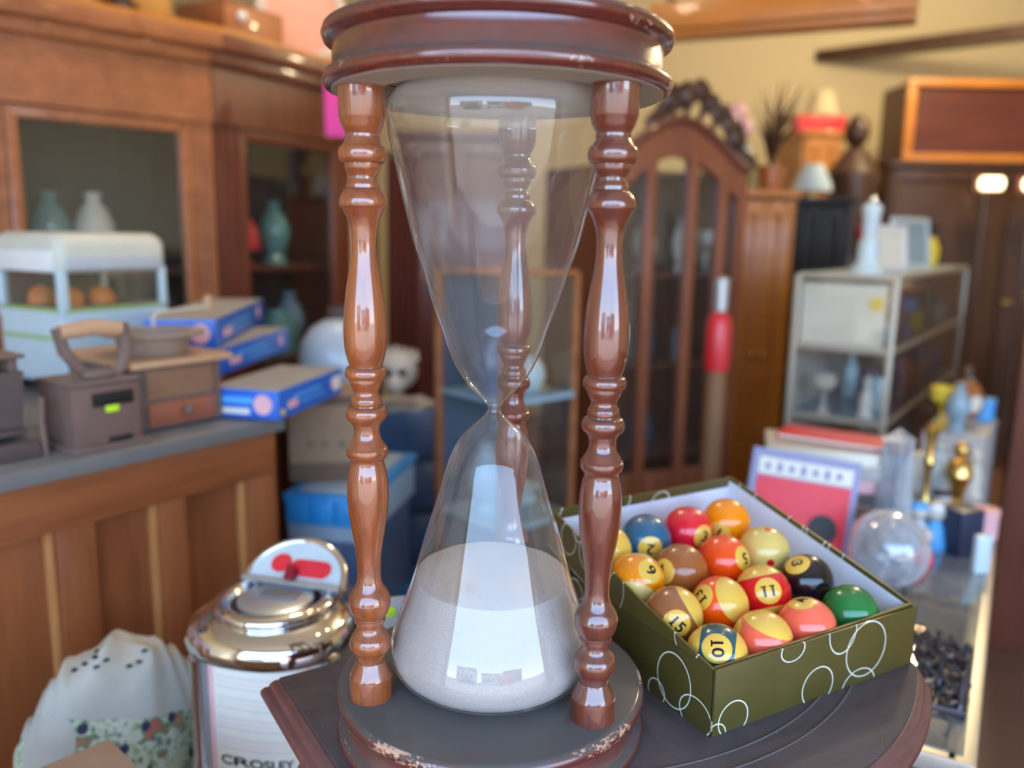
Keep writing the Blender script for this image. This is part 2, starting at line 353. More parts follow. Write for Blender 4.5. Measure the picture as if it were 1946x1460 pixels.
M['greyblue'] = plain('grey_blue_ceramic', (0.25, 0.38, 0.46), 0.3, coat=0.3)
M['leafgreen'] = plain('deep_green_glaze', (0.04, 0.16, 0.06), 0.3, coat=0.4)
M['amber'] = plain('amber_brown_glaze', (0.36, 0.13, 0.04), 0.25, coat=0.5)
M['straw'] = plain('golden_straw', (0.66, 0.46, 0.20), 0.7, var=0.25, sc=60, bmp=0.5)
M['paper'] = plain('ivory_paper', (0.78, 0.76, 0.66), 0.7, var=0.06)
M['greypaper'] = plain('grey_magazine_paper', (0.45, 0.44, 0.42), 0.7, var=0.12)
M['lilac'] = plain('grey_lilac_cover', (0.25, 0.25, 0.42), 0.4)

# ---------------------------------------------------------------- the setting
FZ = -0.75
bm = B(); box(bm, (1.0, 3.4, FZ-0.05), (9.0, 10.2, 0.1)); struct('floor', bm, M['floor'], smooth=0)
bm = B(); box(bm, (0, -30, FZ-0.06), (120, 56.6, 0.08)); struct('street', bm, M['street'], smooth=0)
bm = B(); box(bm, (1.0, 3.3, 2.14), (9.0, 10.0, 0.08)); struct('ceiling', bm, plain('white_ceiling_paint', (0.62, 0.60, 0.54), 0.9, var=0.04, sc=2), smooth=0)
bm = B(); box(bm, (-2.65, 3.3, 0.68), (0.1, 10.0, 2.9)); struct('wall_left', bm, M['cream'], smooth=0)
bm = B(); box(bm, (4.75, 3.3, 0.68), (0.1, 10.0, 2.9)); struct('wall_right', bm, M['cream'], smooth=0)
bm = B(); box(bm, (1.0, 5.45, 0.68), (9.0, 0.1, 2.9)); struct('wall_back', bm, M['cream'], smooth=0)
bm = B(); box(bm, (-2.55, -1.65, 0.68), (0.3, 0.1, 2.9)); box(bm, (4.35, -1.65, 0.68), (0.9, 0.1, 2.9)); box(bm, (0.75, -1.65, 1.92), (6.3, 0.1, 0.42))
struct('wall_front', bm, M['cream'], smooth=0)
def vehicle(name, label, cat, loc, rot, L, Wd, Hh, m, cab=0.5):
    t = thing(name, label, cat, loc, rot)
    bm = B(); box(bm, (0, 0, Hh*0.36), (L, Wd, Hh*0.42), 0, 0.12, seg=3); obj('body', bm, m, t)
    bm = B(); box(bm, (L*(0.5-cab)*0.3, 0, Hh*0.76), (L*cab, Wd*0.9, Hh*0.42), 0, 0.12, seg=3, taper=0.9); obj('cabin', bm, M['black'] if cab < 0.7 else m, t)
    for x in (-L*0.31, L*0.31):
        for y in (-Wd/2+0.08, Wd/2-0.08):
            bm = B(); lathe(bm, [(0, -0.1), (0.3, -0.1), (0.3, 0.1), (0, 0.1)], 20, M=Matrix.Translation((x, y, 0.3)) @ Matrix.Rotation(PI/2, 4, 'X')); obj('wheel', bm, M['black'], t)
vehicle('parked_van', 'red van parked across the street, mirrored in the hourglass glass', 'van', (4.2, -13, -0.78), 0.1, 4.6, 1.9, 2.0, M['red'], 0.85)
vehicle('parked_car', 'dark car parked across the street on the left, mirrored in the glass', 'car', (-5.5, -12, -0.78), -0.15, 4.3, 1.8, 1.45, M['navy'])
vehicle('parked_car', 'white car parked across the street between the others, mirrored in the glass', 'car', (-0.6, -15, -0.78), 0.05, 4.3, 1.8, 1.45, M['white'])
for x, w_, h_, mm, lb in ((-14, 12, 4.5, 'offwhite', 'low pale building across the street on the left'), (0.5, 10, 3.6, 'cream', 'low cream building straight across the street'), (13, 11, 4.2, 'card', 'low brown building across the street on the right')):
    t = thing('street_building', lb, 'building', (x, -30, -0.78))
    bm = B(); box(bm, (0, 0, h_/2), (w_, 6, h_), 0, 0.05); obj('wall', bm, M[mm], t)
    for k in range(4): bm = B(); box(bm, (-w_*0.36+w_*0.24*k, 3.0, h_*0.5), (w_*0.12, 0.1, h_*0.4)); obj('window', bm, M['navy'], t, 0)
    bm = B(); box(bm, (0, 0, h_+0.1), (w_+0.6, 6.6, 0.2)); obj('roof', bm, M['darkwood'], t, 0)
# ---- a lower soffit and beam in the back right of the shop
tb = (1.869, 5.390, 1.524)
bm = B(); segbox(bm, tb, (2.765, 4.600, 1.506), -0.02, 3.2, -0.03, 0.12, tb[2]-0.03, tb[2]+0.035); struct('trim_1', bm, M['darkwood'], smooth=0)

# ---------------------------------------------------------------- side table
TC = Vector((-0.222, 0.742, 0)); TA = 0.5570
table = thing('side_table', 'dark walnut side table with a moulded edge and bowed front, under the hourglass', 'table', (TC.x, TC.y, FZ), TA)
H = -FZ
def ring_loft(bm, outs):
    rings = [[bm.verts.new((x, y, z)) for x, y in outline(o)] for o, z in outs]
    n = len(rings[0])
    for A_, B_ in zip(rings[:-1], rings[1:]):
        for i in range(n): bm.faces.new((A_[i], A_[(i+1) % n], B_[(i+1) % n], B_[i]))
    return rings
def outline(off):
    pts = [(-off, off)]
    c = (0.319, 0.03); r = 0.414+off
    x0 = -off; y0 = c[1]-math.sqrt(r*r-(x0-c[0])**2)
    a0 = math.atan2(y0-c[1], x0-c[0]); x1 = 0.566; y1 = c[1]-math.sqrt(r*r-(x1-c[0])**2); a1 = math.atan2(y1-c[1], x1-c[0])
    for i in range(41):
        a = a0 + (a1-a0)*i/40
        pts.append((c[0]+r*math.cos(a), c[1]+r*math.sin(a)))
    pts += [(0.572+off*0.7, -0.288), (0.574+off, -0.262), (0.574+off, off)]
    return pts
bm = B(); rg = ring_loft(bm, [(-0.002, H-0.012), (0.0, H-0.0012), (-0.0015, H)]); bm.faces.new(rg[-1]); bm.faces.new(rg[0])
obj('tabletop', bm, M['tabletop'], table, 40)
bm = B(); rg = ring_loft(bm, [(-0.02, H-0.0035), (0.0005, H-0.0030), (0.004, H-0.0045), (0.0075, H-0.009), (0.0085, H-0.0125), (0.0115, H-0.0135), (0.0145, H-0.017), (0.0150, H-0.022), (0.012, H-0.027), (0.004, H-0.030), (-0.02, H-0.031)])
obj('moulding', bm, M['tableedge'], table, 60)
def inl(off, a, b): 
    o = outline(off); return [(x, y, H+0.0002) for x, y in o[a:b]]
for off in (-0.055, -0.074):
    bm = B(); tube(bm, inl(off, 6, 42), 0.0009, 6, flat=1.0); obj('inlay_line', bm, M['groove'], table)
bm = B(); tube(bm, [(0.045, -0.19, H+0.0002), (0.045, -0.055, H+0.0002), (0.075, -0.045, H+0.0002), (0.3, -0.045, H+0.0002)], 0.0009, 6); obj('inlay_line', bm, M['groove'], table)
bm = B(); rg = ring_loft(bm, [(-0.022, H-0.031), (-0.022, H-0.11)]); bm.faces.new(rg[0]); bm.faces.new(rg[1]); obj('apron', bm, M['tableedge'], table, 40)
for lx, ly in ((0.03, -0.03), (0.03, -0.215), (0.545, -0.03), (0.545, -0.235)):
    bm = B(); lathe(bm, [(0.0, 0), (0.012, 0), (0.016, 0.02), (0.013, 0.10), (0.021, 0.34), (0.015, 0.40), (0.024, 0.43), (0.018, 0.46), (0.024, 0.50), (0.024, 0.66), (0, 0.66)], 16, (lx, ly, 0)); obj('leg', bm, M['tableedge'], table)

# ---------------------------------------------------------------- hourglass
HX, HY = -0.0145, 0.676
hg = thing('hourglass', 'large hourglass of turned reddish wood and glass, holding white sand', 'hourglass', (HX, HY, 0))
def disc_prof(z0, under=False):
    r = 0.134
    p = [(r-0.006, z0), (r-0.0015, z0+0.0022), (r, z0+0.0065), (r-0.0015, z0+0.0108), (r-0.006, z0+0.0130), (r-0.0075, z0+0.0142)]
    q = [(r-0.0080, z0+0.0316), (r-0.006, z0+0.0328), (r-0.0015, z0+0.035), (r, z0+0.0393), (r-0.0015, z0+0.0436), (r-0.006, z0+0.0458)]
    return p+q
bm = B(); lathe(bm, [(0, 0.0003)]+[(a, b+0.0003) for a, b in disc_prof(0)]+[(0, 0.0461)], 128); obj('base_disc', bm, M['disc'], hg, 50)
ZT = 0.5324
bm = B(); lathe(bm, [(0.093, ZT+0.014), (0.093, ZT+0.0006)]+disc_prof(ZT+0.0004)+[(0, ZT+0.0462)], 128, cap=False); obj('top_disc', bm, M['disc'], hg, 50)
bm = B(); lathe(bm, [(0.0925, ZT+0.012), (0.0925, ZT), (0.1275, ZT), (0.1275, ZT+0.001), (0.094, ZT+0.001), (0.094, ZT+0.013), (0, ZT+0.0135), (0, ZT+0.012)], 96, cap=False)
obj('underside', bm, M['disc_under'], hg, 30)['label'] = 'dusty beige bare underside of the top disc'
PP = [(0.5342, 0.0174), (0.5108, 0.0171), (0.5100, 0.0166), (0.5050, 0.0154), (0.5010, 0.0132), (0.4988, 0.0117), (0.4986, 0.0126), (0.4966, 0.0126), (0.4964, 0.0118), (0.4950, 0.0121), (0.4925, 0.0137), (0.4908, 0.0146), (0.4906, 0.0153), (0.4897, 0.0166), (0.4875, 0.0176), (0.4845, 0.0180), (0.4815, 0.0176), (0.4792, 0.0166), (0.4780, 0.0152), (0.4778, 0.0136), (0.4750, 0.0135), (0.4730, 0.0128), (0.4705, 0.0110), (0.4688, 0.0104), (0.4686, 0.0097), (0.4664, 0.0097), (0.4662, 0.0106), (0.4640, 0.0114), (0.4628, 0.0118), (0.4626, 0.0125), (0.4600, 0.0126), (0.4598, 0.0120), (0.4590, 0.0134), (0.4570, 0.0150), (0.4545, 0.0168), (0.4520, 0.0178), (0.4490, 0.0181), (0.4470, 0.0179), (0.4458, 0.0172), (0.4456, 0.0163), (0.4430, 0.0148), (0.4390, 0.0128), (0.4339, 0.0110), (0.4276, 0.0098), (0.4200, 0.0094), (0.4119, 0.0096), (0.4040, 0.0106), (0.3961, 0.0120), (0.3880, 0.0135), (0.3805, 0.0146), (0.3720, 0.0156), (0.3639, 0.0163), (0.3550, 0.0168), (0.3468, 0.0167), (0.3410, 0.0162), (0.3357, 0.0154), (0.3300, 0.0140), (0.3262, 0.0127), (0.3248, 0.0124), (0.3246, 0.0140), (0.3236, 0.0153), (0.3215, 0.0162), (0.3192, 0.0164), (0.3170, 0.0160), (0.3158, 0.0150), (0.3156, 0.0136), (0.3130, 0.0134), (0.3128, 0.0126), (0.3100, 0.0120), (0.3070, 0.0104), (0.3050, 0.0097), (0.3035, 0.0098), (0.3015, 0.0106), (0.3000, 0.0117), (0.2985, 0.0121), (0.2955, 0.0121), (0.2945, 0.0117), (0.2943, 0.0110), (0.2934, 0.0111), (0.2932, 0.0138), (0.2918, 0.0152), (0.2895, 0.0161), (0.2868, 0.0163), (0.2842, 0.0158), (0.2826, 0.0147), (0.2824, 0.0130), (0.2800, 0.0122), (0.2790, 0.0116), (0.2788, 0.0108), (0.2760, 0.0103), (0.2732, 0.0101), (0.2705, 0.0103), (0.2670, 0.0114), (0.2640, 0.0132), (0.2615, 0.0148), (0.2595, 0.0158), (0.2593, 0.0162), (0.2570, 0.0165), (0.2545, 0.0162), (0.2522, 0.0150), (0.2510, 0.0136), (0.2500, 0.0131), (0.2470, 0.0131), (0.2449, 0.0138), (0.2400, 0.0151), (0.2344, 0.0160), (0.2253, 0.0165), (0.2160, 0.0163), (0.2072, 0.0156), (0.1980, 0.0145), (0.1890, 0.0131), (0.1800, 0.0115), (0.1706, 0.0102), (0.1620, 0.0096), (0.1540, 0.0095), (0.1490, 0.0099), (0.1443, 0.0112), (0.1400, 0.0138), (0.1369, 0.0157), (0.1335, 0.0169), (0.1312, 0.0173), (0.1310, 0.0170), (0.1280, 0.0169), (0.1240, 0.0162), (0.1205, 0.0148), (0.1180, 0.0134), (0.1178, 0.0122), (0.1160, 0.0121), (0.1158, 0.0127), (0.1128, 0.0127), (0.1126, 0.0112), (0.1095, 0.0107), (0.1070, 0.0108), (0.1045, 0.0120), (0.1013, 0.0142), (0.1008, 0.0148), (0.0990, 0.0158), (0.0965, 0.0167), (0.0938, 0.0170), (0.0905, 0.0166), (0.0880, 0.0156), (0.0862, 0.0144), (0.0860, 0.0136), (0.0835, 0.0130), (0.0833, 0.0117), (0.0800, 0.0110), (0.0782, 0.0108), (0.0780, 0.0116), (0.0755, 0.0124), (0.0725, 0.0137), (0.0690, 0.0153), (0.0665, 0.0165), (0.0646, 0.0170), (0.0644, 0.0175), (0.0632, 0.0177), (0.0460, 0.0178)]
posts = [(-0.0994, -0.0392), (0.0836, -0.0665), (0.0158, 0.1057)]
for i, (px, py) in enumerate(posts):
    bm = B(); lathe(bm, [(r, z) for z, r in reversed(PP)], 48)
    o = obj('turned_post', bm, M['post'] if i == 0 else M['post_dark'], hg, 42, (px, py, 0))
    if i == 1:   # bare patch worn through the lacquer
        for (za, zb, ca, wd) in ((0.341, 0.372, math.radians(-22), 0.0022), (0.337, 0.341, math.radians(-36), 0.0016), (0.377, 0.381, math.radians(-20), 0.0012)):
            bm = B(); n_ = 8; L_ = []; R_ = []
            for k in range(n_+1):
                z = za+(zb-za)*k/n_; w = wd*math.sin(PI*(k+0.4)/(n_+0.8))*(1+0.3*math.sin(k*2.1)); rr = 0.01685
                rr = max(0.0152, [b for a, b in PP if a <= z][0])+0.0005
                an = ca+0.25*math.sin(k*0.9)*0.4+(k/n_)*0.3
                L_.append(bm.verts.new((rr*math.cos(an-w/rr), rr*math.sin(an-w/rr), z))); R_.append(bm.verts.new((rr*math.cos(an+w/rr), rr*math.sin(an+w/rr), z)))
            for k in range(n_): bm.faces.new((L_[k], R_[k], R_[k+1], L_[k+1]))
            c = obj('worn_patch', bm, M['disc_under'], o, 60); c['label'] = 'pale bare patch in the lacquer'
GP = [(0.0, 0.0468), (0.060, 0.0469), (0.070, 0.0488), (0.0775, 0.0525), (0.0835, 0.0580), (0.0868, 0.0640), (0.0882, 0.071), (0.0878, 0.078), (0.0858, 0.087), (0.0815, 0.100), (0.0765, 0.1135), (0.0700, 0.132), (0.0637, 0.1527), (0.0585, 0.171), (0.0530, 0.1890), (0.0485, 0.204), (0.0440, 0.2187), (0.0395, 0.235), (0.0350, 0.2475), (0.0290, 0.2575), (0.0215, 0.2665), (0.0145, 0.2730), (0.0088, 0.2780), (0.0060, 0.2815), (0.0052, 0.2845), (0.0058, 0.2875), (0.0082, 0.2905), (0.0130, 0.2955), (0.0190, 0.3010), (0.0255, 0.3095), (0.0305, 0.3175), (0.0345, 0.3255), (0.0395, 0.3385), (0.0435, 0.3515), (0.0500, 0.3695), (0.0556, 0.3872), (0.0610, 0.4040), (0.0665, 0.4210), (0.0725, 0.4457), (0.0775, 0.4670), (0.0820, 0.4880), (0.0850, 0.5030), (0.0868, 0.5150), (0.0866, 0.5220), (0.0846, 0.5290), (0.0800, 0.5350), (0.0720, 0.5390), (0.055, 0.5415), (0.0, 0.5425)]
def catmull(pts, k=3):
    out = []
    for i in range(len(pts)-1):
        p0 = pts[max(i-1, 0)]; p1 = pts[i]; p2 = pts[i+1]; p3 = pts[min(i+2, len(pts)-1)]
        for j in range(k):
            t = j/k
            out.append(tuple(max(0, 0.5*((2*b)+(-a+c)*t+(2*a-5*b+4*c-d)*t*t+(-a+3*b-3*c+d)*t**3)) for a, b, c, d in zip(p0, p1, p2, p3)))
    out.append(pts[-1]); return out
bm = B(); lathe(bm, catmull(GP, 2), 96, cap=False); obj('glass_bulbs', bm, M['hourglass'], hg, 80)
bm = B(); SP = [(a-0.0016, b+0.0014) for a, b in GP if b < 0.137 and a > 0.01]
lathe(bm, [(0, 0.0484)]+SP+[(0.0655, 0.1405), (0.0630, 0.1415), (0.045, 0.1425), (0.02, 0.143), (0, 0.143)], 96, cap=False)
for v in bm.verts:
    if v.co.z > 0.125:
        f_ = (v.co.z-0.125)/0.018; v.co.z += f_*(v.co.y*0.06-v.co.x*0.02) - f_*0.002
        v.co.z += f_*0.0005*math.sin(v.co.x*160)*math.cos(v.co.y*130)
o = obj('sand', bm, M['sand'], hg, 35); o['kind'] = 'stuff'; o['label'] = 'fine greyish white sand in the lower bulb'

# ---------------------------------------------------------------- box of pool balls
TH = 0.515
lid = thing('paper_box', 'dark olive box lid printed with white rings, flat on the table under the ball tray', 'box', (0.177, 0.6534, 0), TH)
L1, L2, LH, T = 0.273, 0.273, 0.063, 0.0024
green = (0.082, 0.064, 0.014)
mf = ring_paper('green_paper_front_rings', green, [(0.0258, 0.0106, 0.0173, 0.0170), (0.1329, 0.0123, 0.0206, 0.0196), (0.1989, 0.0343, 0.0285, 0.0282), (0.1921, -0.0042, 0.0240, 0.0190), (0.1627, 0.0620, 0.0190, 0.0235), (0.0956, 0.0585, 0.0150, 0.0110), (0.006, -0.0014, 0.0118, 0.0125)], 'XZ')
ml = ring_paper('green_paper_side_rings', tuple(x*0.85 for x in green), [(0.0507, 0.0284, 0.0229, 0.026), (0.074, 0.0058, 0.0118, 0.0119), (0.0205, 0.0105, 0.0206, 0.0165), (0.19, 0.03, 0.02, 0.02), (0.215, 0.045, 0.016, 0.018)], 'YZ')  # lid side: base darkened to paint in its weaker light
bm = B(); box(bm, (L1/2, T/2, LH/2), (L1, T, LH), 0, 0.0006); obj('wall_panel', bm, mf, lid, 40)
bm = B(); box(bm, (T/2, L2/2, LH/2), (T, L2, LH), 0, 0.0006); obj('wall_panel', bm, ml, lid, 40)
bm = B(); box(bm, (L1-T/2, L2/2, LH/2), (T, L2, LH), 0, 0.0006); obj('wall_panel', bm, M['green'], lid, 40)
bm = B(); box(bm, (L1/2, L2-T/2, LH/2), (L1, T, LH), 0, 0.0006); obj('wall_panel', bm, M['green'], lid, 40)
bm = B(); box(bm, (L1/2, L2/2, T/2+0.0003), (L1-0.001, L2-0.001, T)); obj('base_panel', bm, M['green'], lid, 0)
bm = B(); a = [(0.02, 0.02, 0.003), (0.02, 0.25, 0.003), (0.02, 0.25, 0.0715), (0.02, 0.02, 0.0190)]; plate(bm, a, (0.23, 0, 0)); obj('card_insert', bm, M['card'], lid, 0)
E1 = Vector((0.8719, 0.4895, 0.0098)); E2 = Vector((-0.4783, 0.8473, 0.2308)); TM = frame_M((0.1775, 0.6545, 0.0625), E1, E2)
tray = thing('ball_tray', 'olive box tray with white lining, propped up at its back and full of pool balls', 'box')
tray.matrix_world = TM
T1, T2, TD = 0.267, 0.273, 0.0452
mt = ring_paper('green_tray_side_rings', tuple(x*1.25 for x in green), [(0.2341, -0.0135, 0.0145, 0.0186), (0.2186, 0.0095, 0.012, 0.0167), (0.1937, -0.0089, 0.0195, 0.0200), (0.1439, -0.0200, 0.0130, 0.0223), (0.0385, 0.0010, 0.0164, 0.0150)], 'YZ')  # tray side: base lightened to paint in the stronger light on it
mr = ring_paper('green_tray_right_rings', green, [(0.13, 0.004, 0.014, 0.014), (0.16, -0.004, 0.012, 0.012), (0.24, 0.0, 0.014, 0.012), (0.10, 0.0, 0.010, 0.011)], 'YZ')
mb = ring_paper('green_tray_back_rings', green, [(0.09, -0.004, 0.018, 0.018), (0.155, -0.014, 0.013, 0.012), (0.03, -0.01, 0.02, 0.02)], 'XZ')
W_ = 0.0022
def warped(c, s, ax, amp):
    bm = B(); n_ = 14
    for k in range(n_):
        if ax == 'x': box(bm, (c[0]-s[0]/2+s[0]*(k+0.5)/n_, c[1], c[2]), (s[0]/n_, s[1], s[2]))
        else: box(bm, (c[0], c[1]-s[1]/2+s[1]*(k+0.5)/n_, c[2]), (s[0], s[1]/n_, s[2]))
    bmesh.ops.remove_doubles(bm, verts=bm.verts, dist=1e-5)
    dup = {}
    for f in bm.faces: dup.setdefault(tuple(round(x, 6) for x in f.calc_center_median()), []).append(f)
    for v in bm.verts:
        t_ = (v.co.x-c[0]+s[0]/2)/s[0] if ax == 'x' else (v.co.y-c[1]+s[1]/2)/s[1]
        if v.co.z > c[2]: v.co.z += amp*math.sin(PI*t_)
    inner = [f for f in bm.faces if (abs(f.normal.x) > 0.9 if ax == 'x' else abs(f.normal.y) > 0.9) and 1e-4 < ((f.calc_center_median().x-c[0]+s[0]/2)/s[0] if ax == 'x' else (f.calc_center_median().y-c[1]+s[1]/2)/s[1]) < 1-1e-4]
    bmesh.ops.delete(bm, geom=inner, context='FACES')
    return bm
for nm, c, s, ax, mm, amp in (('wall_panel', (T1/2, W_/2+0.0026, -TD/2), (T1-0.006, W_, TD), 'x', M['green'], -0.001), ('wall_panel', (W_/2, T2/2, -TD/2), (W_, T2, TD), 'y', mt, -0.003),
        ('wall_panel', (T1-W_/2, T2/2, -TD/2), (W_, T2, TD), 'y', mr, 0.002), ('wall_panel', (T1/2, T2-W_/2, -TD/2), (T1, W_, TD), 'x', mb, -0.0005)):
    obj(nm, warped(c, s, ax, amp), mm, tray, 40)
bm = B(); box(bm, (T1/2, T2/2, -TD+W_/2), (T1, T2, W_)); obj('floor_panel', bm, M['liner'], tray, 0)
lt = 0.0007
bm = B(); z1 = -0.0125
box(bm, (T1/2, T2-W_-lt, (z1-TD)/2), (T1-2*W_, lt, TD+z1)); box(bm, (T1-W_-lt, T2/2, (-0.004-TD)/2), (lt, T2-2*W_, TD-0.004)); box(bm, (W_+lt, T2/2, (z1-TD)/2), (lt, T2-2*W_, TD+z1)); box(bm, (T1/2, W_+lt+0.0026, (z1-TD)/2), (T1-0.01, lt, TD+z1))
obj('paper_lining', bm, M['liner'], tray, 0)['label'] = 'white paper lining inside the tray'

BALLS = {
    '2': ((0.1514, 0.8769, 0.095), (0.036, -0.999, 0.014), (-0.205, -0.021, -0.978), None),
    '3': ((0.2034, 0.905, 0.0954), (0.516, -0.852, 0.086), (0.281, 0.264, 0.923), None),
    '1': ((0.2553, 0.9346, 0.0961), (-0.512, -0.844, -0.158), (0.275, -0.336, 0.901), None),
    '7': ((0.1807, 0.8251, 0.0809), (-0.788, -0.579, 0.209), (-0.335, 0.689, 0.643), None),
    '5': ((0.2327, 0.853, 0.0812), (0.639, -0.652, 0.408), (0.222, -0.351, -0.91), None),
    '9': ((0.1306, 0.7978, 0.0805), (0.386, -0.626, 0.678), (0.677, 0.691, 0.253), (-0.239, -0.777, -0.582)),
    '11': ((0.262, 0.8028, 0.0675), (-0.081, -0.869, 0.488), (0.143, -0.495, -0.857), (-0.207, 0.494, 0.844)),
    '8': ((0.3171, 0.8338, 0.0681), (-0.511, -0.244, 0.824), (0.845, -0.318, 0.429), None),
    '0': ((0.2852, 0.8812, 0.0815), (-0.030, -0.996, -0.060), (0.05, -0.194, 0.98), None),
    '13': ((0.2105, 0.774, 0.0669), (-0.791, -0.374, 0.484), (-0.574, 0.18, -0.798), (0.612, -0.512, 0.603)),
    '15': ((0.1594, 0.7485, 0.067), (-0.072, -0.983, 0.171), (0.715, 0.068, 0.695), (0.853, 0.028, 0.522)),
    '10': ((0.1902, 0.6989, 0.0532), (-0.204, -0.73, 0.652), (0.979, -0.17, 0.116), (0.954, -0.298, -0.035)),
    '12': ((0.24, 0.7268, 0.0537), (-0.949, 0.142, 0.28), (0.314, 0.465, 0.828), (0.282, -0.006, 0.959)),
    '4': ((0.2916, 0.7558, 0.0543), (-0.231, 0.016, 0.973), (-0.918, 0.328, -0.223), None),
    '14': ((0.3455, 0.7861, 0.0549), (-0.600, 0.770, 0.215), (0.134, -0.115, 0.984), None),
    '6': ((0.1033, 0.8462, 0.0937), (-0.391, -0.844, -0.366), (0.652, 0.027, -0.758), (0.65, -0.535, 0.54)),
}
YC = (0.80, 0.50, 0.075); OY = (0.85, 0.33, 0.01)
BC = {'1': (0.92, 0.28, 0.0), '2': (0.015, 0.115, 0.22), '3': (0.78, 0.012, 0.030), '4': (0.90, 0.14, 0.075), '5': (0.90, 0.075, 0.004), '6': (0.80, 0.48, 0.05), '7': (0.34, 0.105, 0.022), '8': (0.006, 0.006, 0.009),
      '9': (0.92, 0.28, 0.0), '10': (0.012, 0.09, 0.11), '11': (0.68, 0.006, 0.012), '12': (0.90, 0.14, 0.07), '13': (0.92, 0.085, 0.002), '14': (0.008, 0.17, 0.035), '15': (0.32, 0.11, 0.030), '0': (0.72, 0.54, 0.15)}
BL = {'1': 'orange pool ball number 1 in the back corner of the tray', '2': 'blue pool ball marked 2, partly behind the turned post', '3': 'crimson pool ball marked 3 between the blue and orange balls', '4': 'salmon pink pool ball with 4 facing up at the tray front',
      '5': 'plain orange red pool ball marked 5 beside the cream ball', '6': 'yellow ball peeking out behind the right front post of the hourglass', '7': 'plain brown pool ball marked 7 next to the blue one', '8': 'black pool ball marked 8 against the white lining',
      '9': 'orange striped pool ball marked 9 beside the brown ball and the post', '10': 'teal striped pool ball marked 10 in the front corner of the tray', '11': 'red striped pool ball marked 11 in the middle of the tray', '12': 'salmon striped ball with yellow cap, beside the teal number 10',
      '13': 'orange striped pool ball marked 13 beside the brown striped one', '14': 'deep green pool ball in the right corner of the tray', '15': 'brown striped pool ball marked 15 along the left tray wall', '0': 'cream cue ball with small red dots'}
RB = 0.0284
def ball_mat(k, d, ax):
    m, nt, p = new_mat('pool_ball_%s' % ('cue' if k == '0' else k))
    t = N(nt, 'TexCoord'); nv = N(nt, 'VectorMath', operation='NORMALIZE'); nt.links.new(t.outputs['Object'], nv.inputs[0])
    def dot(v):
        n = N(nt, 'VectorMath', operation='DOT_PRODUCT'); nt.links.new(nv.outputs[0], n.inputs[0]); n.inputs[1].default_value = v; return n.outputs['Value']
    col = BC[k]; base = None
    def mx(f, a, b): return mixc(nt, f, a, b)
    c = N(nt, 'RGB'); c.outputs[0].default_value = (*col, 1); c = c.outputs[0]
    if ax:
        a = math_(nt, 'ABSOLUTE', dot(ax)); c = mx(math_(nt, 'GREATER_THAN', a, 0.55), c, YC if k != '9' else (0.80, 0.60, 0.20))
    if k == '0':
        for v in (d, (0.058, -0.143, 0.988), (0.9, 0.3, 0.2)):
            c = mx(math_(nt, 'GREATER_THAN', dot(Vector(v).normalized()), 0.989), c, (0.62, 0.01, 0.01))
    elif k != '14' and k != '12':
        c = mx(math_(nt, 'GREATER_THAN', dot(d), 0.885), c, OY if k not in '28' and k != '10' else YC)
        c = mx(math_(nt, 'GREATER_THAN', dot(d), 0.893), c, YC)
    else:
        c = mx(math_(nt, 'GREATER_THAN', dot(d), 0.89), c, YC)
    co = t.outputs['Object']
    g = N(nt, 'NewGeometry'); s = N(nt, 'SeparateXYZ'); nt.links.new(g.outputs['Normal'], s.inputs[0])
    f = N(nt, 'MapRange'); f.inputs[1].default_value = 0.55; f.inputs[2].default_value = 1.0; nt.links.new(s.outputs[2], f.inputs[0])
    f = math_(nt, 'MULTIPLY', f.outputs[0], 0.09 if k in ('8', '14', '10') else 0.2)
    f = math_(nt, 'MULTIPLY', f, ramp(nt, noise(nt, co, 90, 5, 0.7), [(0.3, 0.5), (0.7, 1.0)]))
    c = mx(f, c, (0.42, 0.36, 0.33))
    nt.links.new(c, p.inputs['Base Color'])
    nt.links.new(math_(nt, 'ADD', math_(nt, 'MULTIPLY', f, 0.8), 0.16), p.inputs['Roughness'])
    p.inputs['Coat Weight'].default_value = 0.3; p.inputs['Coat Roughness'].default_value = 0.05
    if k != '8': p.inputs['Subsurface Weight'].default_value = 0.0
    return m
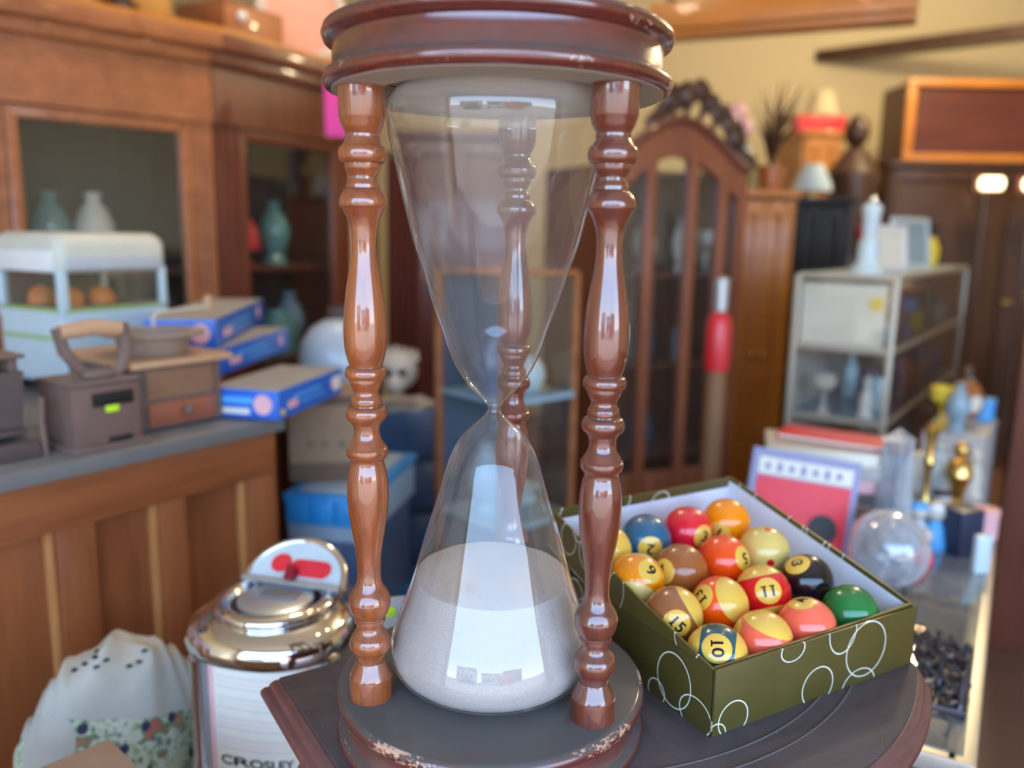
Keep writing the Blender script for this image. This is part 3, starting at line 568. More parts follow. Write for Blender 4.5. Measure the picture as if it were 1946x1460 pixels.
for k, (pos, d, u, ax) in BALLS.items():
    d = Vector(d).normalized(); u = Vector(u); u = (u-d*d.dot(u)).normalized()
    t_ = thing('pool_ball', BL[k], 'ball', pos, 0, 'pool balls in the olive tray')
    bm = B(); ball(bm, (0, 0, 0), RB, u=56, v=32)
    obj('ball_body', bm, ball_mat(k, tuple(d), ax), t_, 90)
    if k not in ('0', '14', '12'):
        bm = text_mesh(k, 0.0165 if len(k) == 1 else 0.0150)
        # slab serif under every 1
        isl = []; seen = set()
        for v0 in bm.verts:
            if v0 in seen: continue
            st = [v0]; seen.add(v0); g_ = []
            while st:
                q = st.pop(); g_.append(q)
                for e_ in q.link_edges:
                    o2 = e_.other_vert(q)
                    if o2 not in seen: seen.add(o2); st.append(o2)
            isl.append(g_)
        isl.sort(key=lambda g_: min(q.co.x for q in g_))
        for ch, g_ in zip(k, isl):
            if ch != '1': continue
            mx_ = max(q.co.x for q in g_); mn_y = min(q.co.y for q in g_); cxs = mx_-0.0009
            vv = [bm.verts.new((cxs+a_, mn_y+b_, 0)) for a_, b_ in ((-0.0026, -0.0003), (0.0026, -0.0003), (0.0026, 0.0011), (-0.0026, 0.0011))]; bm.faces.new(vv)
        bmesh.ops.triangulate(bm, faces=bm.faces)
        for _ in range(2):
            es = [e_ for e_ in bm.edges if e_.calc_length() > 0.0022]
            if es: bmesh.ops.subdivide_edges(bm, edges=es, cuts=1)
        bmesh.ops.triangulate(bm, faces=bm.faces)
        rt = u.cross(d)
        for v in bm.verts:
            w = d*RB + rt*(v.co.x*1.15) + u*v.co.y; v.co = w.normalized()*(RB+0.00012)
        obj('number', bm, M['blackprint'], t_, 0)

#==BACKGROUND==
def part(name, bm, m, parent, smooth=35, label=None):
    """bm in world coordinates, hung under a thing"""
    bpy.context.view_layer.update()
    bm.transform(parent.matrix_world.inverted()); o = obj(name, bm, m, parent, smooth)
    if label: o['label'] = label
    return o
def one(name, label, cat, loc, prof, m, group=None, n=24):
    bm = B(); lathe(bm, prof, n); o = obj(name, bm, m, None, 40, loc); return tag(o, label, cat, group)
def slab(name, label, cat, loc, size, m, rotz=0.0, bev=0.002, group=None):
    bm = B(); box(bm, (0, 0, size[2]/2), size, 0, bev); o = obj(name, bm, m, None, 35, loc, rotz); return tag(o, label, cat, group)
DA = 0.946; DV = Vector((0.585, 0.811, 0)); NV = Vector((-0.811, 0.585, 0))

# ---------------------------------------------------------------- panelled counter on the left
C0 = Vector((-0.423, 1.437, 0))
def cl(x, y, z=0.10):
    p = C0 + DV*x + NV*y; return (p.x, p.y, z)
ct = thing('shop_counter', 'orange oak panelled counter with a dusty grey top on the left', 'counter', (C0.x, C0.y, FZ), DA)
H2 = 0.85
bm = B(); box(bm, (-0.50, 0.40, H2-0.012), (1.03, 0.83, 0.024), 0, 0.004); obj('worktop', bm, M['counter'], ct)
bm = B(); box(bm, (-0.50, 0.41, (H2-0.03)/2), (0.97, 0.76, H2-0.03)); obj('carcass', bm, M['oak'], ct, 0)
bm = B(); box(bm, (-0.51, 0.009, H2-0.024-0.0385), (1.02, 0.024, 0.077), 0, 0.002); obj('top_rail', bm, M['oakh'], ct)
bm = B(); box(bm, (-0.51, 0.009, 0.06), (1.02, 0.024, 0.12), 0, 0.002); obj('bottom_rail', bm, M['oakh'], ct)
for (a, b) in ((-0.06, 0.0), (-0.225, -0.18), (-0.385, -0.33), (-0.60, -0.545), (-0.82, -0.76), (-1.02, -0.96)):
    bm = B(); box(bm, ((a+b)/2, 0.009, 0.4345), (b-a, 0.024, 0.629), 0, 0.002); obj('stile', bm, M['oak'], ct)
    if a > -1: bm = B(); box(bm, (a-0.006, 0.013, 0.4345), (0.012, 0.018, 0.629), 0, 0.005); obj('bead_moulding', bm, M['oaklight'], ct)
for (a, b) in ((-0.18, -0.06), (-0.33, -0.225), (-0.545, -0.385), (-0.76, -0.60), (-0.96, -0.82)):
    bm = B(); box(bm, ((a+b)/2, 0.026, 0.4345), (b-a+0.01, 0.008, 0.64)); obj('panel', bm, M['oak'], ct, 0)

# drawer box, irons and pan on the counter
t = thing('wooden_drawer_box', 'old wooden box with an upper panel and one red brown drawer, on the counter', 'box', cl(-0.146, 0.058), DA)
bm = B(); box(bm, (0, 0.10, 0.056), (0.156, 0.20, 0.104), 0, 0.002); obj('body', bm, M['counter'], t)
bm = B(); box(bm, (0.002, 0.095, 0.1135), (0.185, 0.235, 0.011), 0, 0.003); obj('top_board', bm, M['tan'], t)
bm = B(); box(bm, (0.004, -0.002, 0.078), (0.122, 0.006, 0.048), 0, 0.001); obj('upper_panel', bm, wood('worn_brown_panel', (0.17, 0.085, 0.045), (0.32, 0.17, 0.09), 2, 'X', 0.5, 0.1), t)
bm = B(); box(bm, (0.004, -0.003, 0.029), (0.122, 0.008, 0.040), 0, 0.001); dr = obj('drawer', bm, wood('red_brown_drawer', (0.22, 0.06, 0.03), (0.38, 0.12, 0.06), 2, 'X', 0.45, 0.2), t)
bm = B(); ball(bm, (0.010, -0.014, 0.030), 0.009, u=14, v=8); obj('knob', bm, M['rust'], dr)
for sx in (-0.070, 0.073):
    bm = B(); box(bm, (sx, -0.002, 0.055), (0.012, 0.005, 0.10), 0, 0.001)
    for z in (0.02, 0.055, 0.09): ball(bm, (sx, -0.005, z), 0.0026, u=8, v=6)
    obj('corner_strap', bm, M['rust'], t)
t = thing('cast_pan', 'dusty brown cast pan with a wide rim on top of the wooden drawer box', 'pan', cl(-0.150, 0.115, 0.2195), DA)
bm = B(); lathe(bm, [(0, 0), (0.050, 0), (0.054, 0.004), (0.060, 0.030), (0.082, 0.034), (0.083, 0.038), (0.058, 0.038), (0.052, 0.012), (0, 0.010)], 40); obj('bowl', bm, plain('dusty_tan_enamel', (0.30, 0.22, 0.17), 0.6, dust=0.6, dustc=(0.40, 0.35, 0.32)), t)
bm = B(); tube(bm, [(0.02, 0.03, 0.040), (0.02, 0.03, 0.058), (0.03, 0.035, 0.064), (0.10, 0.05, 0.066), (0.14, 0.055, 0.066)], 0.0028, 8); obj('wire_handle', bm, M['offwhite'], t)
bm = B(); lathe(bm, [(0, 0), (0.009, 0), (0.0085, 0.024), (0, 0.026)], 14, (0.145, 0.055, 0.062)); obj('grip', bm, M['tan'], t)

t = thing('box_iron', 'rusty box shaped iron with a wooden handle and a lime price sticker', 'iron', cl(-0.289, 0.013), DA)
w, d, h = 0.104, 0.10, 0.098
bm = B(); box(bm, (0, d/2, h/2+0.004), (w, d, h-0.008), 0, 0.004); obj('body', bm, M['rust'], t)
bm = B(); box(bm, (0, d/2, 0.004), (w+0.016, d+0.016, 0.008), 0, 0.002); obj('sole', bm, M['rust'], t)
bm = B(); box(bm, (0, d/2, h+0.003), (w+0.006, d+0.006, 0.005), 0, 0.002); obj('top_plate', bm, M['rust'], t)
bm = B(); box(bm, (0.008, -0.0012, h-0.022), (0.062, 0.004, 0.020), 0, 0.001); box(bm, (0.008, -0.003, h-0.022), (0.060, 0.003, 0.003)); obj('slot', bm, M['black'], t)
bm = B(); box(bm, (0.016, -0.0012, 0.014), (0.036, 0.004, 0.007), 0, 0.001); obj('vent', bm, M['black'], t)
bm = B(); box(bm, (0.006, -0.0012, 0.062), (0.020, 0.003, 0.012), 0, 0.001); obj('price_sticker', bm, M['lime'], t)
bm = B(); tube(bm, [(-0.045, 0.035, h+0.078), (0.0, 0.03, h+0.082), (0.042, 0.028, h+0.077)], [0.011, 0.0125, 0.011], 14); obj('wooden_grip', bm, M['tan'], t)
for q in ([(-0.048, 0.036, h+0.084), (-0.040, 0.036, h+0.05), (-0.020, 0.036, h+0.02), (-0.005, 0.036, h+0.008)], [(0.046, 0.028, h+0.086), (0.050, 0.028, h+0.05), (0.042, 0.028, h+0.02), (0.025, 0.028, h+0.007)]):
    bm = B(); tube(bm, q, 0.0058, 10, flat=1.6); obj('handle_arm', bm, M['rust'], t)
bm = B(); ball(bm, (0.008, 0.03, h+0.010), 0.020, 1.4, 0.7, 0.5); obj('handle_foot', bm, M['rust'], t)

t = thing('cast_iron_press', 'dark rusty cast iron press with an arched opening at the far left of the counter', 'press', cl(-0.450, 0.045), DA)
bm = B(); box(bm, (0, 0.045, 0.012), (0.15, 0.10, 0.024), 0, 0.004); obj('base', bm, M['rustdark'], t)
bm = B(); box(bm, (0.0, 0.05, 0.038), (0.13, 0.08, 0.010), 0, 0.003); obj('shelf', bm, M['rustdark'], t)
bm = B()
pts = [(-0.075, 0.045)]+[(-0.02+0.035*math.cos(a), 0.045+0.033*math.sin(a)) for a in [PI-PI*i/10 for i in range(11)]]+[(0.060, 0.045), (0.066, 0.125), (-0.075, 0.125)]
plate(bm, [(x, 0.012, z) for x, z in pts], (0, 0.07, 0)); obj('body', bm, M['rustdark'], t, 30)
bm = B(); box(bm, (0, 0.05, 0.147), (0.135, 0.09, 0.006), 0, 0.002); box(bm, (0.055, 0.05, 0.135), (0.012, 0.07, 0.02), 0, 0.003); box(bm, (-0.06, 0.05, 0.135), (0.012, 0.07, 0.02), 0, 0.003); obj('top_grate', bm, M['rust'], t)
bm = B(); tube(bm, [(0.082, 0.0, 0), (0.080, 0.0, 0.05), (0.084, 0.004, 0.085)], 0.0045, 8); obj('side_prong', bm, M['rust'], t)
bm = B(); box(bm, (-0.005, -0.0065, 0.013), (0.030, 0.002, 0.019)); obj('price_label', bm, M['paper'], t, 0)

# toy camper
t = thing('toy_camper_van', 'large pale blue and white toy camper van with orange seats, behind the irons', 'toy', (-0.850, 1.560, 0.10), 1.047)
Lx, Ly = 0.235, 0.22
bm = B(); box(bm, (Lx/2, Ly/2, 0.097), (Lx, Ly, 0.15), 0, 0.018, seg=4); obj('lower_body', bm, M['buswhite'], t)
for (x, y, sx_) in ((0.009, 0.009, 0.018), (0.009, Ly-0.009, 0.018), (Lx-0.008, 0.009, 0.014), (Lx-0.008, Ly-0.009, 0.014)):
    bm = B(); box(bm, (x, y, 0.20), (sx_, 0.016, 0.10), 0, 0.004); obj('pillar', bm, M['buswhite'], t)
bm = B(); box(bm, (Lx/2, Ly-0.012, 0.205), (Lx-0.035, 0.006, 0.085)); obj('rear_panel', bm, plain('olive_cabin_lining', (0.12, 0.12, 0.075), 0.7), t, 0)
bm = B(); box(bm, (Lx/2, 0.006, 0.205), (Lx-0.035, 0.002, 0.078)); obj('side_pane', bm, M['pane'], t, 0)
bm = B(); box(bm, (0.006, Ly/2, 0.205), (0.002, Ly-0.035, 0.078)); obj('windscreen', bm, M['pane'], t, 0)
bm = B(); vs = box(bm, (Lx/2, Ly/2, 0.276), (Lx+0.004, Ly+0.004, 0.075), 0, 0.026, seg=5)
for v in vs:
    if v.co.z > 0.28: v.co.z += 0.020*(1-((v.co.y-Ly/2)/(Ly/2))**2)-0.008*((v.co.x-Lx/2)/(Lx/2))**2
obj('roof', bm, M['bustop'], t, 60)
bm = B(); box(bm, (Lx/2, -0.003, 0.259), (Lx-0.03, 0.006, 0.026), 0, 0.002); obj('gutter_band', bm, plain('pale_grey_tin', (0.50, 0.54, 0.58), 0.4), t)
bm = B(); box(bm, (-0.003, Ly/2, 0.262), (0.008, Ly-0.03, 0.04), 0, 0.003); obj('front_band', bm, M['white'], t)
bm = B(); box(bm, (Lx/2, -0.001, 0.170), (Lx-0.02, 0.004, 0.006), 0, 0.001); box(bm, (-0.001, Ly/2, 0.170), (0.004, Ly-0.02, 0.006), 0, 0.001); box(bm, (-0.001, Ly/2, 0.115), (0.004, Ly-0.04, 0.007), 0, 0.001); obj('lime_trim', bm, M['buslime'], t)
bm = B(); box(bm, (Lx/2, Ly/2+0.02, 0.174), (Lx-0.03, Ly-0.07, 0.003)); obj('cabin_floor', bm, M['rustdark'], t, 0)
for (x, y) in ((0.045, 0.045), (0.115, 0.05), (0.04, 0.13)):
    bm = B(); lathe(bm, [(0, 0), (0.026, 0), (0.025, 0.018), (0.018, 0.030), (0.008, 0.035), (0, 0.036)], 20, (x, y, 0.1755)); obj('seat', bm, M['orange'], t)
for (x, y) in ((0.04, 0.008), (0.19, 0.008), (0.04, Ly-0.008), (0.19, Ly-0.008)):
    bm = B(); lathe(bm, [(0, -0.009), (0.028, -0.009), (0.030, 0), (0.028, 0.009), (0, 0.009)], 24, M=Matrix.Translation((x, y, 0.030)) @ Matrix.Rotation(PI/2, 4, 'X')); obj('wheel', bm, M['black'], t)

# blue cartons
def carton(label, P0, P1, D, z, h, logo_end=True, rest=None, tilt=None):
    P0 = Vector(P0); P1 = Vector(P1); dv = P1-P0; L = dv.xy.length; a = math.atan2(dv.y, dv.x)
    t = thing('game_carton', label, 'box', (P0.x, P0.y, z), a, 'stacked blue game cartons')
    bm = B(); box(bm, (L/2, D/2, h/2), (L, D, h-0.001), 0, 0.0015); obj('carton_body', bm, M['blue'], t)
    bm = B(); box(bm, (L/2, D/2, h-0.0003), (L-0.002, D-0.002, 0.0012)); obj('dusty_top', bm, M['dustlid'], t, 0, label) if False else obj('dusty_top', bm, M['dustlid'], t, 0)
    for (x, z_, r, mm) in ((L*0.86, h*0.55, h*0.24, 'pinkpale'),):
        bm = B(); lathe(bm, [(0, 0), (r, 0), (r, 0.0012), (0, 0.0012)], 20, M=Matrix.Translation((x, 0.0001, z_)) @ Matrix.Rotation(PI/2, 4, 'X')); obj('round_badge', bm, M[mm], t)
    for (x, z_, w_, h_) in ((L*0.42, h*0.62, L*0.42, h*0.10), (L*0.50, h*0.36, L*0.36, h*0.07), (L*0.20, h*0.40, L*0.14, h*0.26)):
        bm = B(); box(bm, (x, -0.0006, z_), (w_, 0.0010, h_)); obj('printed_band', bm, M['bluelight'] if w_ > L*0.2 else M['pinkpale'], t, 0)
    # end face pointing at -x
    bm = B(); r = h*0.34; lathe(bm, [(0, 0), (r, 0), (r, 0.0012), (0, 0.0012)], 20, M=Matrix.Translation((0.0001, D*0.22, h*0.5)) @ Matrix.Rotation(-PI/2, 4, 'Y')); obj('round_badge', bm, M['pinkpale'], t)
    bm = B(); box(bm, (-0.0006, D*0.62, h*0.62), (0.0010, D*0.5, h*0.22)); obj('printed_band', bm, M['bluelight'], t, 0)
    bm = B(); box(bm, (-0.0006, D*0.66, h*0.25), (0.0010, D*0.5, h*0.2)); obj('printed_band', bm, M['paper'], t, 0)
    return t
c1 = carton('lowest blue game carton, jutting over the counter end with a white label', (-0.402, 1.399, 0.102), (-0.345, 1.652, 0.102), 0.135, 0.1025, 0.052)
bm = B(); box(bm, (0.235, -0.0009, 0.027), (0.032, 0.0014, 0.026)); obj('white_label', bm, M['paper'], c1, 0)
bm = B(); lathe(bm, [(0, 0), (0.006, 0), (0.006, 0.0016), (0, 0.0016)], 16, M=Matrix.Translation((0.014, 0.0001, 0.012)) @ Matrix.Rotation(PI/2, 4, 'X')); obj('yellow_sticker', bm, M['yellow'], c1)
c2 = carton('middle blue game carton of the three stacked at the counter end', (-0.548, 1.531, 0.155), (-0.518, 1.906, 0.155), 0.13, 0.1555, 0.050)
c3 = carton('topmost blue game carton, set back behind the cast pan', (-0.553, 1.536, 0.206), (-0.606, 2.012, 0.206), 0.13, 0.2068, 0.055)

# ---------------------------------------------------------------- bins and cardboard behind the counter end
def tub(label, P0, P1, D, z0, z1, lidc=True):
    P0 = Vector(P0); P1 = Vector(P1); dv = P1-P0; L = dv.xy.length; a = math.atan2(dv.y, dv.x); h = z1-z0
    t = thing('storage_tub', label, 'tub', (P0.x, P0.y, z0), a, 'plastic storage tubs')
    bm = B(); box(bm, (L/2, D/2, (h-0.03)/2), (L-0.03, D-0.03, h-0.03), 0, 0.012); obj('tub_body', bm, M['bintub'], t)
    bm = B(); box(bm, (L/2, D/2, h-0.056), (L-0.012, D-0.012, 0.08), 0, 0.006); obj('rim', bm, M['binclear'], t)
    bm = B(); box(bm, (L/2, D/2, h-0.008), (L, D, 0.016), 0, 0.005)
    for x in (L*0.2, L*0.5, L*0.8): box(bm, (x, 0.0, h-0.035), (0.05, 0.012, 0.05), 0, 0.004)
    obj('lid', bm, M['binlid'], t)
    bm = B(); box(bm, (L/2, D/2, h+0.0005), (L-0.05, D-0.05, 0.003), 0, 0.001); obj('lid_panel', bm, plain('dusty_pale_lid_panel', (0.35, 0.42, 0.48), 0.6), t)
    for x in (L*0.30, L*0.62): bm = B(); box(bm, (x, 0.0125, h*0.5), (L*0.22, 0.006, h*0.5), 0, 0.002); obj('side_rib', bm, M['binclear'] if x < L/2 else M['bintub'], t)
    return t
tub('lower clear blue storage tub under the other tub, left behind the hourglass', (-0.454, 1.581, -0.088), (-0.285, 1.550, -0.088), 0.36, -0.749, -0.42)
tub('upper storage tub with bright blue lid and clips, behind the left post', (-0.454, 1.581, -0.088), (-0.285, 1.550, -0.088), 0.36, -0.415, -0.088)
P0 = Vector((-0.466, 1.619, -0.086)); 
t = thing('cardboard_box', 'brown cardboard box on the tub under the blue cartons', 'box', (P0.x+0.01, P0.y+0.03, -0.0855), 0.12)
bm = B(); box(bm, (0.085, 0.10, 0.088), (0.17, 0.20, 0.176), 0, 0.002); obj('carton_body', bm, M['card'], t)
bm = B(); box(bm, (0.085, -0.002, 0.172), (0.172, 0.006, 0.018), 0, 0.001); obj('flap', bm, M['carddark'], t)
bm = B(); box(bm, (0.085, -0.0006, 0.02), (0.168, 0.0014, 0.04)); obj('dark_bottom_strip', bm, M['carddark'], t, 0)  # darker band along the bottom of the front
for x in (0.045, 0.075, 0.11): 
    bm = B(); tube(bm, [(x-0.006, -0.0008, 0.088), (x-0.002, -0.0008, 0.072), (x+0.006, -0.0008, 0.084)], 0.0014, 5); obj('ink_mark', bm, M['black'], t)
# glass globe, skull, plate beyond
t = thing('round_glass_shade', 'pale grey blue round glass shade standing behind the blue cartons', 'lampshade', (-0.439, 2.050, -0.013))
bm = B(); lathe(bm, [(0.045, 0), (0.075, 0.03), (0.092, 0.075), (0.095, 0.12), (0.085, 0.17), (0.060, 0.205), (0.03, 0.222), (0, 0.226)], 36, cap=True); obj('shade', bm, plain('frosted_blue_grey_glass', (0.42, 0.50, 0.58), 0.3, coat=0.3), t)
t = thing('animal_skull', 'white animal skull with jagged horns behind the left turned post', 'skull', (-0.313, 2.240, -0.007))
bm = B(); ball(bm, (0, 0, 0.06), 0.055, 1.0, 0.9, 0.95); ball(bm, (0.0, -0.035, 0.03), 0.032, 0.9, 1.2, 0.8)
for k in range(6): lathe(bm, [(0.010, 0), (0.007, 0.02), (0.0, 0.035)], 8, (-0.04+0.018*k, -0.01, 0.10-0.004*abs(k-2)))
obj('cranium', bm, M['offwhite'], t, 50)
for x in (-0.018, 0.018): bm = B(); ball(bm, (x, -0.048, 0.062), 0.011, u=10, v=8); obj('eye_socket', bm, M['cabin'], t)
t = thing('wavy_plate', 'dusty grey plate with a wavy rim under the white skull', 'plate', (-0.310, 2.220, -0.057))
bm = B(); vs = lathe(bm, [(0, 0.0), (0.05, 0.0), (0.08, 0.012), (0.098, 0.022), (0.097, 0.026), (0.05, 0.012), (0, 0.010)], 48)
for v in vs: v.co.z += 0.004*math.sin(8*math.atan2(v.co.y, v.co.x))*(v.co.xy.length/0.1)**3
obj('plate', bm, M['greypaper'], t)
q = (-0.310, 2.220, -0.057)
t = thing('wooden_crate', 'blue painted crate under the grey plate and the skull', 'crate', (q[0], q[1]+0.05, FZ))
for i in range(5): bm = B(); box(bm, (0, -0.12, 0.07+0.145*i), (0.34, 0.012, 0.13), 0, 0.003); obj('slat', bm, M['bintub'], t)
bm = B(); box(bm, (0, 0.0, (q[2]-FZ-0.001)/2), (0.33, 0.22, q[2]-FZ-0.002), 0, 0.002); obj('crate_body', bm, M['navy'], t)
GS = (-0.439, 2.050, -0.013)
slab('wooden_plinth', 'dark square plinth under the round glass shade', 'plinth', (GS[0]-0.03, GS[1]+0.00, FZ), (0.20, 0.16, GS[2]-FZ-0.001), M['darkwood'])

# ---------------------------------------------------------------- tabletop jukebox, its crate, cloth and cardboard in the lower left
JB = (-0.305, 1.000, -0.118); JZ = -0.300
t = thing('tabletop_jukebox', 'chrome domed tabletop jukebox with a raised lid and a title page in its window', 'jukebox', (JB[0], JB[1], JZ), -0.25)
def dsec(rx, ryf, ryb, n=56, p=2.6):
    o = []
    for i in range(n):
        a = 2*PI*i/n; c, s = math.cos(a), math.sin(a); e_ = 2/p
        x = math.copysign(abs(c)**e_, c)*rx; y = math.copysign(abs(s)**e_, s)*(ryb if s > 0 else ryf); o.append((x, y))
    return o
def stack(bm, rows, p=2.6, cap=True):
    rg = [[bm.verts.new((x, y, z)) for x, y in dsec(rx, rf, rb, p=p)] for rx, rf, rb, z in rows]; n = len(rg[0])
    for a, b in zip(rg[:-1], rg[1:]):
        for i in range(n): bm.faces.new((a[i], a[(i+1) % n], b[(i+1) % n], b[i]))
    if cap: bm.faces.new(rg[0]); bm.faces.new(rg[-1])
R0 = 0.103
bm = B(); stack(bm, [(R0-0.002, 0.088, 0.10, 0.002), (R0-0.001, 0.089, 0.10, 0.045), (R0-0.008, 0.083, 0.10, 0.05), (R0-0.008, 0.083, 0.10, 0.208)]); obj('cabinet_body', bm, M['silver'], t, 40)
bm = B(); stack(bm, [(R0-0.002, 0.086, 0.10, 0.206), (R0+0.002, 0.0925, 0.103, 0.211), (R0+0.004, 0.095, 0.104, 0.221), (R0+0.001, 0.092, 0.103, 0.233), (R0-0.006, 0.085, 0.098, 0.242), (R0-0.018, 0.072, 0.088, 0.249), (R0-0.030, 0.060, 0.076, 0.253), (R0-0.036, 0.054, 0.070, 0.2535)], 2.3); obj('chrome_dome', bm, M['chrome'], t, 60)
bm = B(); lathe(bm, [(0.048, 0.250), (0.074, 0.251), (0.078, 0.257), (0.075, 0.263), (0.066, 0.266), (0.058, 0.263), (0.056, 0.256), (0.048, 0.2545)], 56, (0.004, 0.004, 0), cap=False); obj('tray_ring', bm, M['chrome'], t, 70)
bm = B(); lathe(bm, [(0, 0.2545), (0.0585, 0.2545), (0.0585, 0.257), (0, 0.257)], 40, (0.004, 0.004, 0)); obj('disc_well', bm, M['black'], t)
bm = B(); lathe(bm, [(0.008, 0.2575), (0.048, 0.2575), (0.048, 0.263), (0.042, 0.265), (0, 0.265)], 40, (0.006, 0.000, 0)); hb = obj('disc_platter', bm, M['silver'], t)
bm = B(); box(bm, (0.010, 0.004, 0.2665), (0.050, 0.022, 0.003), 0.1, 0.001); obj('sensor_bar', bm, plain('smoked_grey_plastic', (0.16, 0.16, 0.18), 0.3), hb)
bm = B(); stack(bm, [(0.106, 0.06, 0.075, 0.003), (0.108, 0.062, 0.077, 0.19), (0.104, 0.058, 0.074, 0.225), (0.090, 0.046, 0.062, 0.240)]); bm.transform(Matrix.Translation((-0.016, 0.062, 0))); obj('rear_shell', bm, M['chrome'], t, 60)
# raised half-round lid
bm = B(); LM = Matrix.Translation((0.010, 0.032, 0.266)) @ Matrix.Rotation(0.0, 4, 'Z') @ Matrix.Rotation(math.radians(40), 4, 'X')
pts = [(-0.070, 0.0), (0.066, 0.0)]+[(0.066*math.cos(a), 0.012+0.062*math.sin(a)) for a in [PI*i/18 for i in range(19)]]
plate(bm, [(x, y, 0) for x, y in [( -0.068, 0.0), (0.068, 0.0)]+[(0.068*math.cos(PI*i/20), 0.006+0.060*math.sin(PI*i/20)) for i in range(21)]], (0, 0, -0.006)); bm.transform(LM); ld = obj('raised_lid', bm, plain('pale_ice_blue_plastic', (0.55, 0.68, 0.74), 0.25, coat=0.3), t, 30)
bm = B(); tube(bm, [(0.070*math.cos(PI*i/24), 0.006+0.062*math.sin(PI*i/24), -0.003) for i in range(25)], 0.005, 8); bm.transform(LM); obj('lid_rim', bm, M['chrome'], ld, 60)
def pill(cx, cy, a, b):
    bm = B(); plate(bm, [(cx+(a-b)*(1 if math.cos(q_) > 0 else -1)+b*math.cos(q_), cy+b*math.sin(q_), 0.0004) for q_ in [2*PI*i/28 for i in range(28)]], (0, 0, 0.0012)); bm.transform(LM); return bm
obj('red_oval_print', pill(-0.026, 0.030, 0.0145, 0.0135), M['redprint'], ld, 0); obj('red_pill_print', pill(0.018, 0.026, 0.030, 0.0125), M['redprint'], ld, 0)
bm = B(); box(bm, (-0.002, 0.012, 0.008), (0.012, 0.020, 0.016), 0, 0.002); bm.transform(LM); obj('red_catch', bm, plain('dark_red_plastic', (0.28, 0.01, 0.03), 0.3), ld)
bm = B(); box(bm, (0, 0.001, 0.004), (0.142, 0.008, 0.008), 0, 0.002); bm.transform(LM); obj('hinge_bar', bm, M['silver'], ld)
# window page wrapped on the front
def wrap(bm, u0, u1, z0, z1, off, n=14, th=0.0008):
    """patch following the body front; u = angle from the front, radians"""
    P = []
    for i in range(n+1):
        a = -PI/2 + u0+(u1-u0)*i/n; c, s = math.cos(a), math.sin(a); e_ = 2/2.6
        P.append((math.copysign(abs(c)**e_, c)*(R0-0.008+off), math.copysign(abs(s)**e_, s)*(0.083+off)))
    for (x0, y0), (x1, y1) in zip(P[:-1], P[1:]):
        v = [bm.verts.new(q_) for q_ in ((x0, y0, z0), (x1, y1, z0), (x1, y1, z1), (x0, y0, z1))]; bm.faces.new(v)
bm = B(); wrap(bm, -0.34, 1.15, 0.055, 0.206, 0.0008); pg = obj('title_page', bm, M['paper'], t, 60)
bm = B(); wrap(bm, -0.35, -0.27, 0.055, 0.206, 0.0012, 2); wrap(bm, 0.9, 0.96, 0.06, 0.206, 0.0012, 2); wrap(bm, -0.24, 0.9, 0.060, 0.069, 0.0012); obj('red_margin', bm, M['pinkpale'], pg, 60)
for k in range(8): bm = B(); wrap(bm, -0.22, 0.86, 0.100+0.0135*k, 0.1008+0.0135*k, 0.0013); obj('printed_line', bm, M['greypaper'], pg, 60)
for k in range(4): bm = B(); wrap(bm, -0.22, 0.86, 0.107+0.027*k, 0.1078+0.027*k, 0.0013); obj('red_printed_line', bm, M['pinkpale'], pg, 60)
bm = text_mesh('CROSLEY', 0.017)
for v in bm.verts:
    a = -PI/2 + 0.22 + v.co.x/0.085; c, s = math.cos(a), math.sin(a); e_ = 2/2.6; z = v.co.y+0.083
    v.co = Vector((math.copysign(abs(c)**e_, c)*(R0-0.0062), math.copysign(abs(s)**e_, s)*(0.0848), z))
obj('lettering', bm, M['black'], pg, 0)
for a in (-0.62, 1.35):
    bm = B(); c, s = math.cos(-PI/2+a), math.sin(-PI/2+a); e_ = 2/2.6
    x = math.copysign(abs(c)**e_, c)*(R0-0.006); y = math.copysign(abs(s)**e_, s)*0.084
    lathe(bm, [(0, 0.046), (0.013, 0.046), (0.014, 0.06), (0.010, 0.075), (0.010, 0.200), (0.012, 0.207), (0, 0.207)], 18, (x, y, 0)); obj('chrome_pilaster', bm, M['chrome'], t, 50)
bm = B(); stack(bm, [(R0+0.006, 0.094, 0.102, 0.0), (R0+0.008, 0.096, 0.102, 0.012), (R0+0.006, 0.094, 0.102, 0.030), (R0-0.002, 0.088, 0.10, 0.040)]); obj('foot_band', bm, M['chrome'], t, 50)
def crate(label, loc, sx, sy, h, rot=0.0):
    t = thing('wooden_crate', label, 'crate', loc, rot, 'wooden crates on the floor')
    bm = B(); box(bm, (0, 0, h-0.008), (sx, sy, 0.016), 0, 0.003); obj('top_board', bm, M['tan'], t)
    n_ = max(2, int(h/0.12))
    for i in range(n_):
        for (cy, ly) in ((-sy/2+0.01, 0), (sy/2-0.01, 0)):
            bm = B(); box(bm, (0, cy, (i+0.5)*(h-0.016)/n_), (sx-0.02, 0.012, (h-0.016)/n_-0.012), 0, 0.002); obj('slat', bm, M['tan'], t)
    for x in (-sx/2+0.015, sx/2-0.015):
        bm = B(); box(bm, (x, 0, (h-0.016)/2), (0.02, sy-0.035, h-0.017), 0, 0.002); obj('end_board', bm, M['tan'], t)
crate('slatted wooden crate standing under the chrome jukebox', (JB[0], JB[1]+0.012, FZ), 0.205, 0.200, JZ-FZ, -0.25)
CLX = (-0.520, 1.005)
crate('slatted wooden crate hidden under the embroidered cloth', (CLX[0]-0.015, CLX[1], FZ), 0.17, 0.10, 0.53, 0.946)
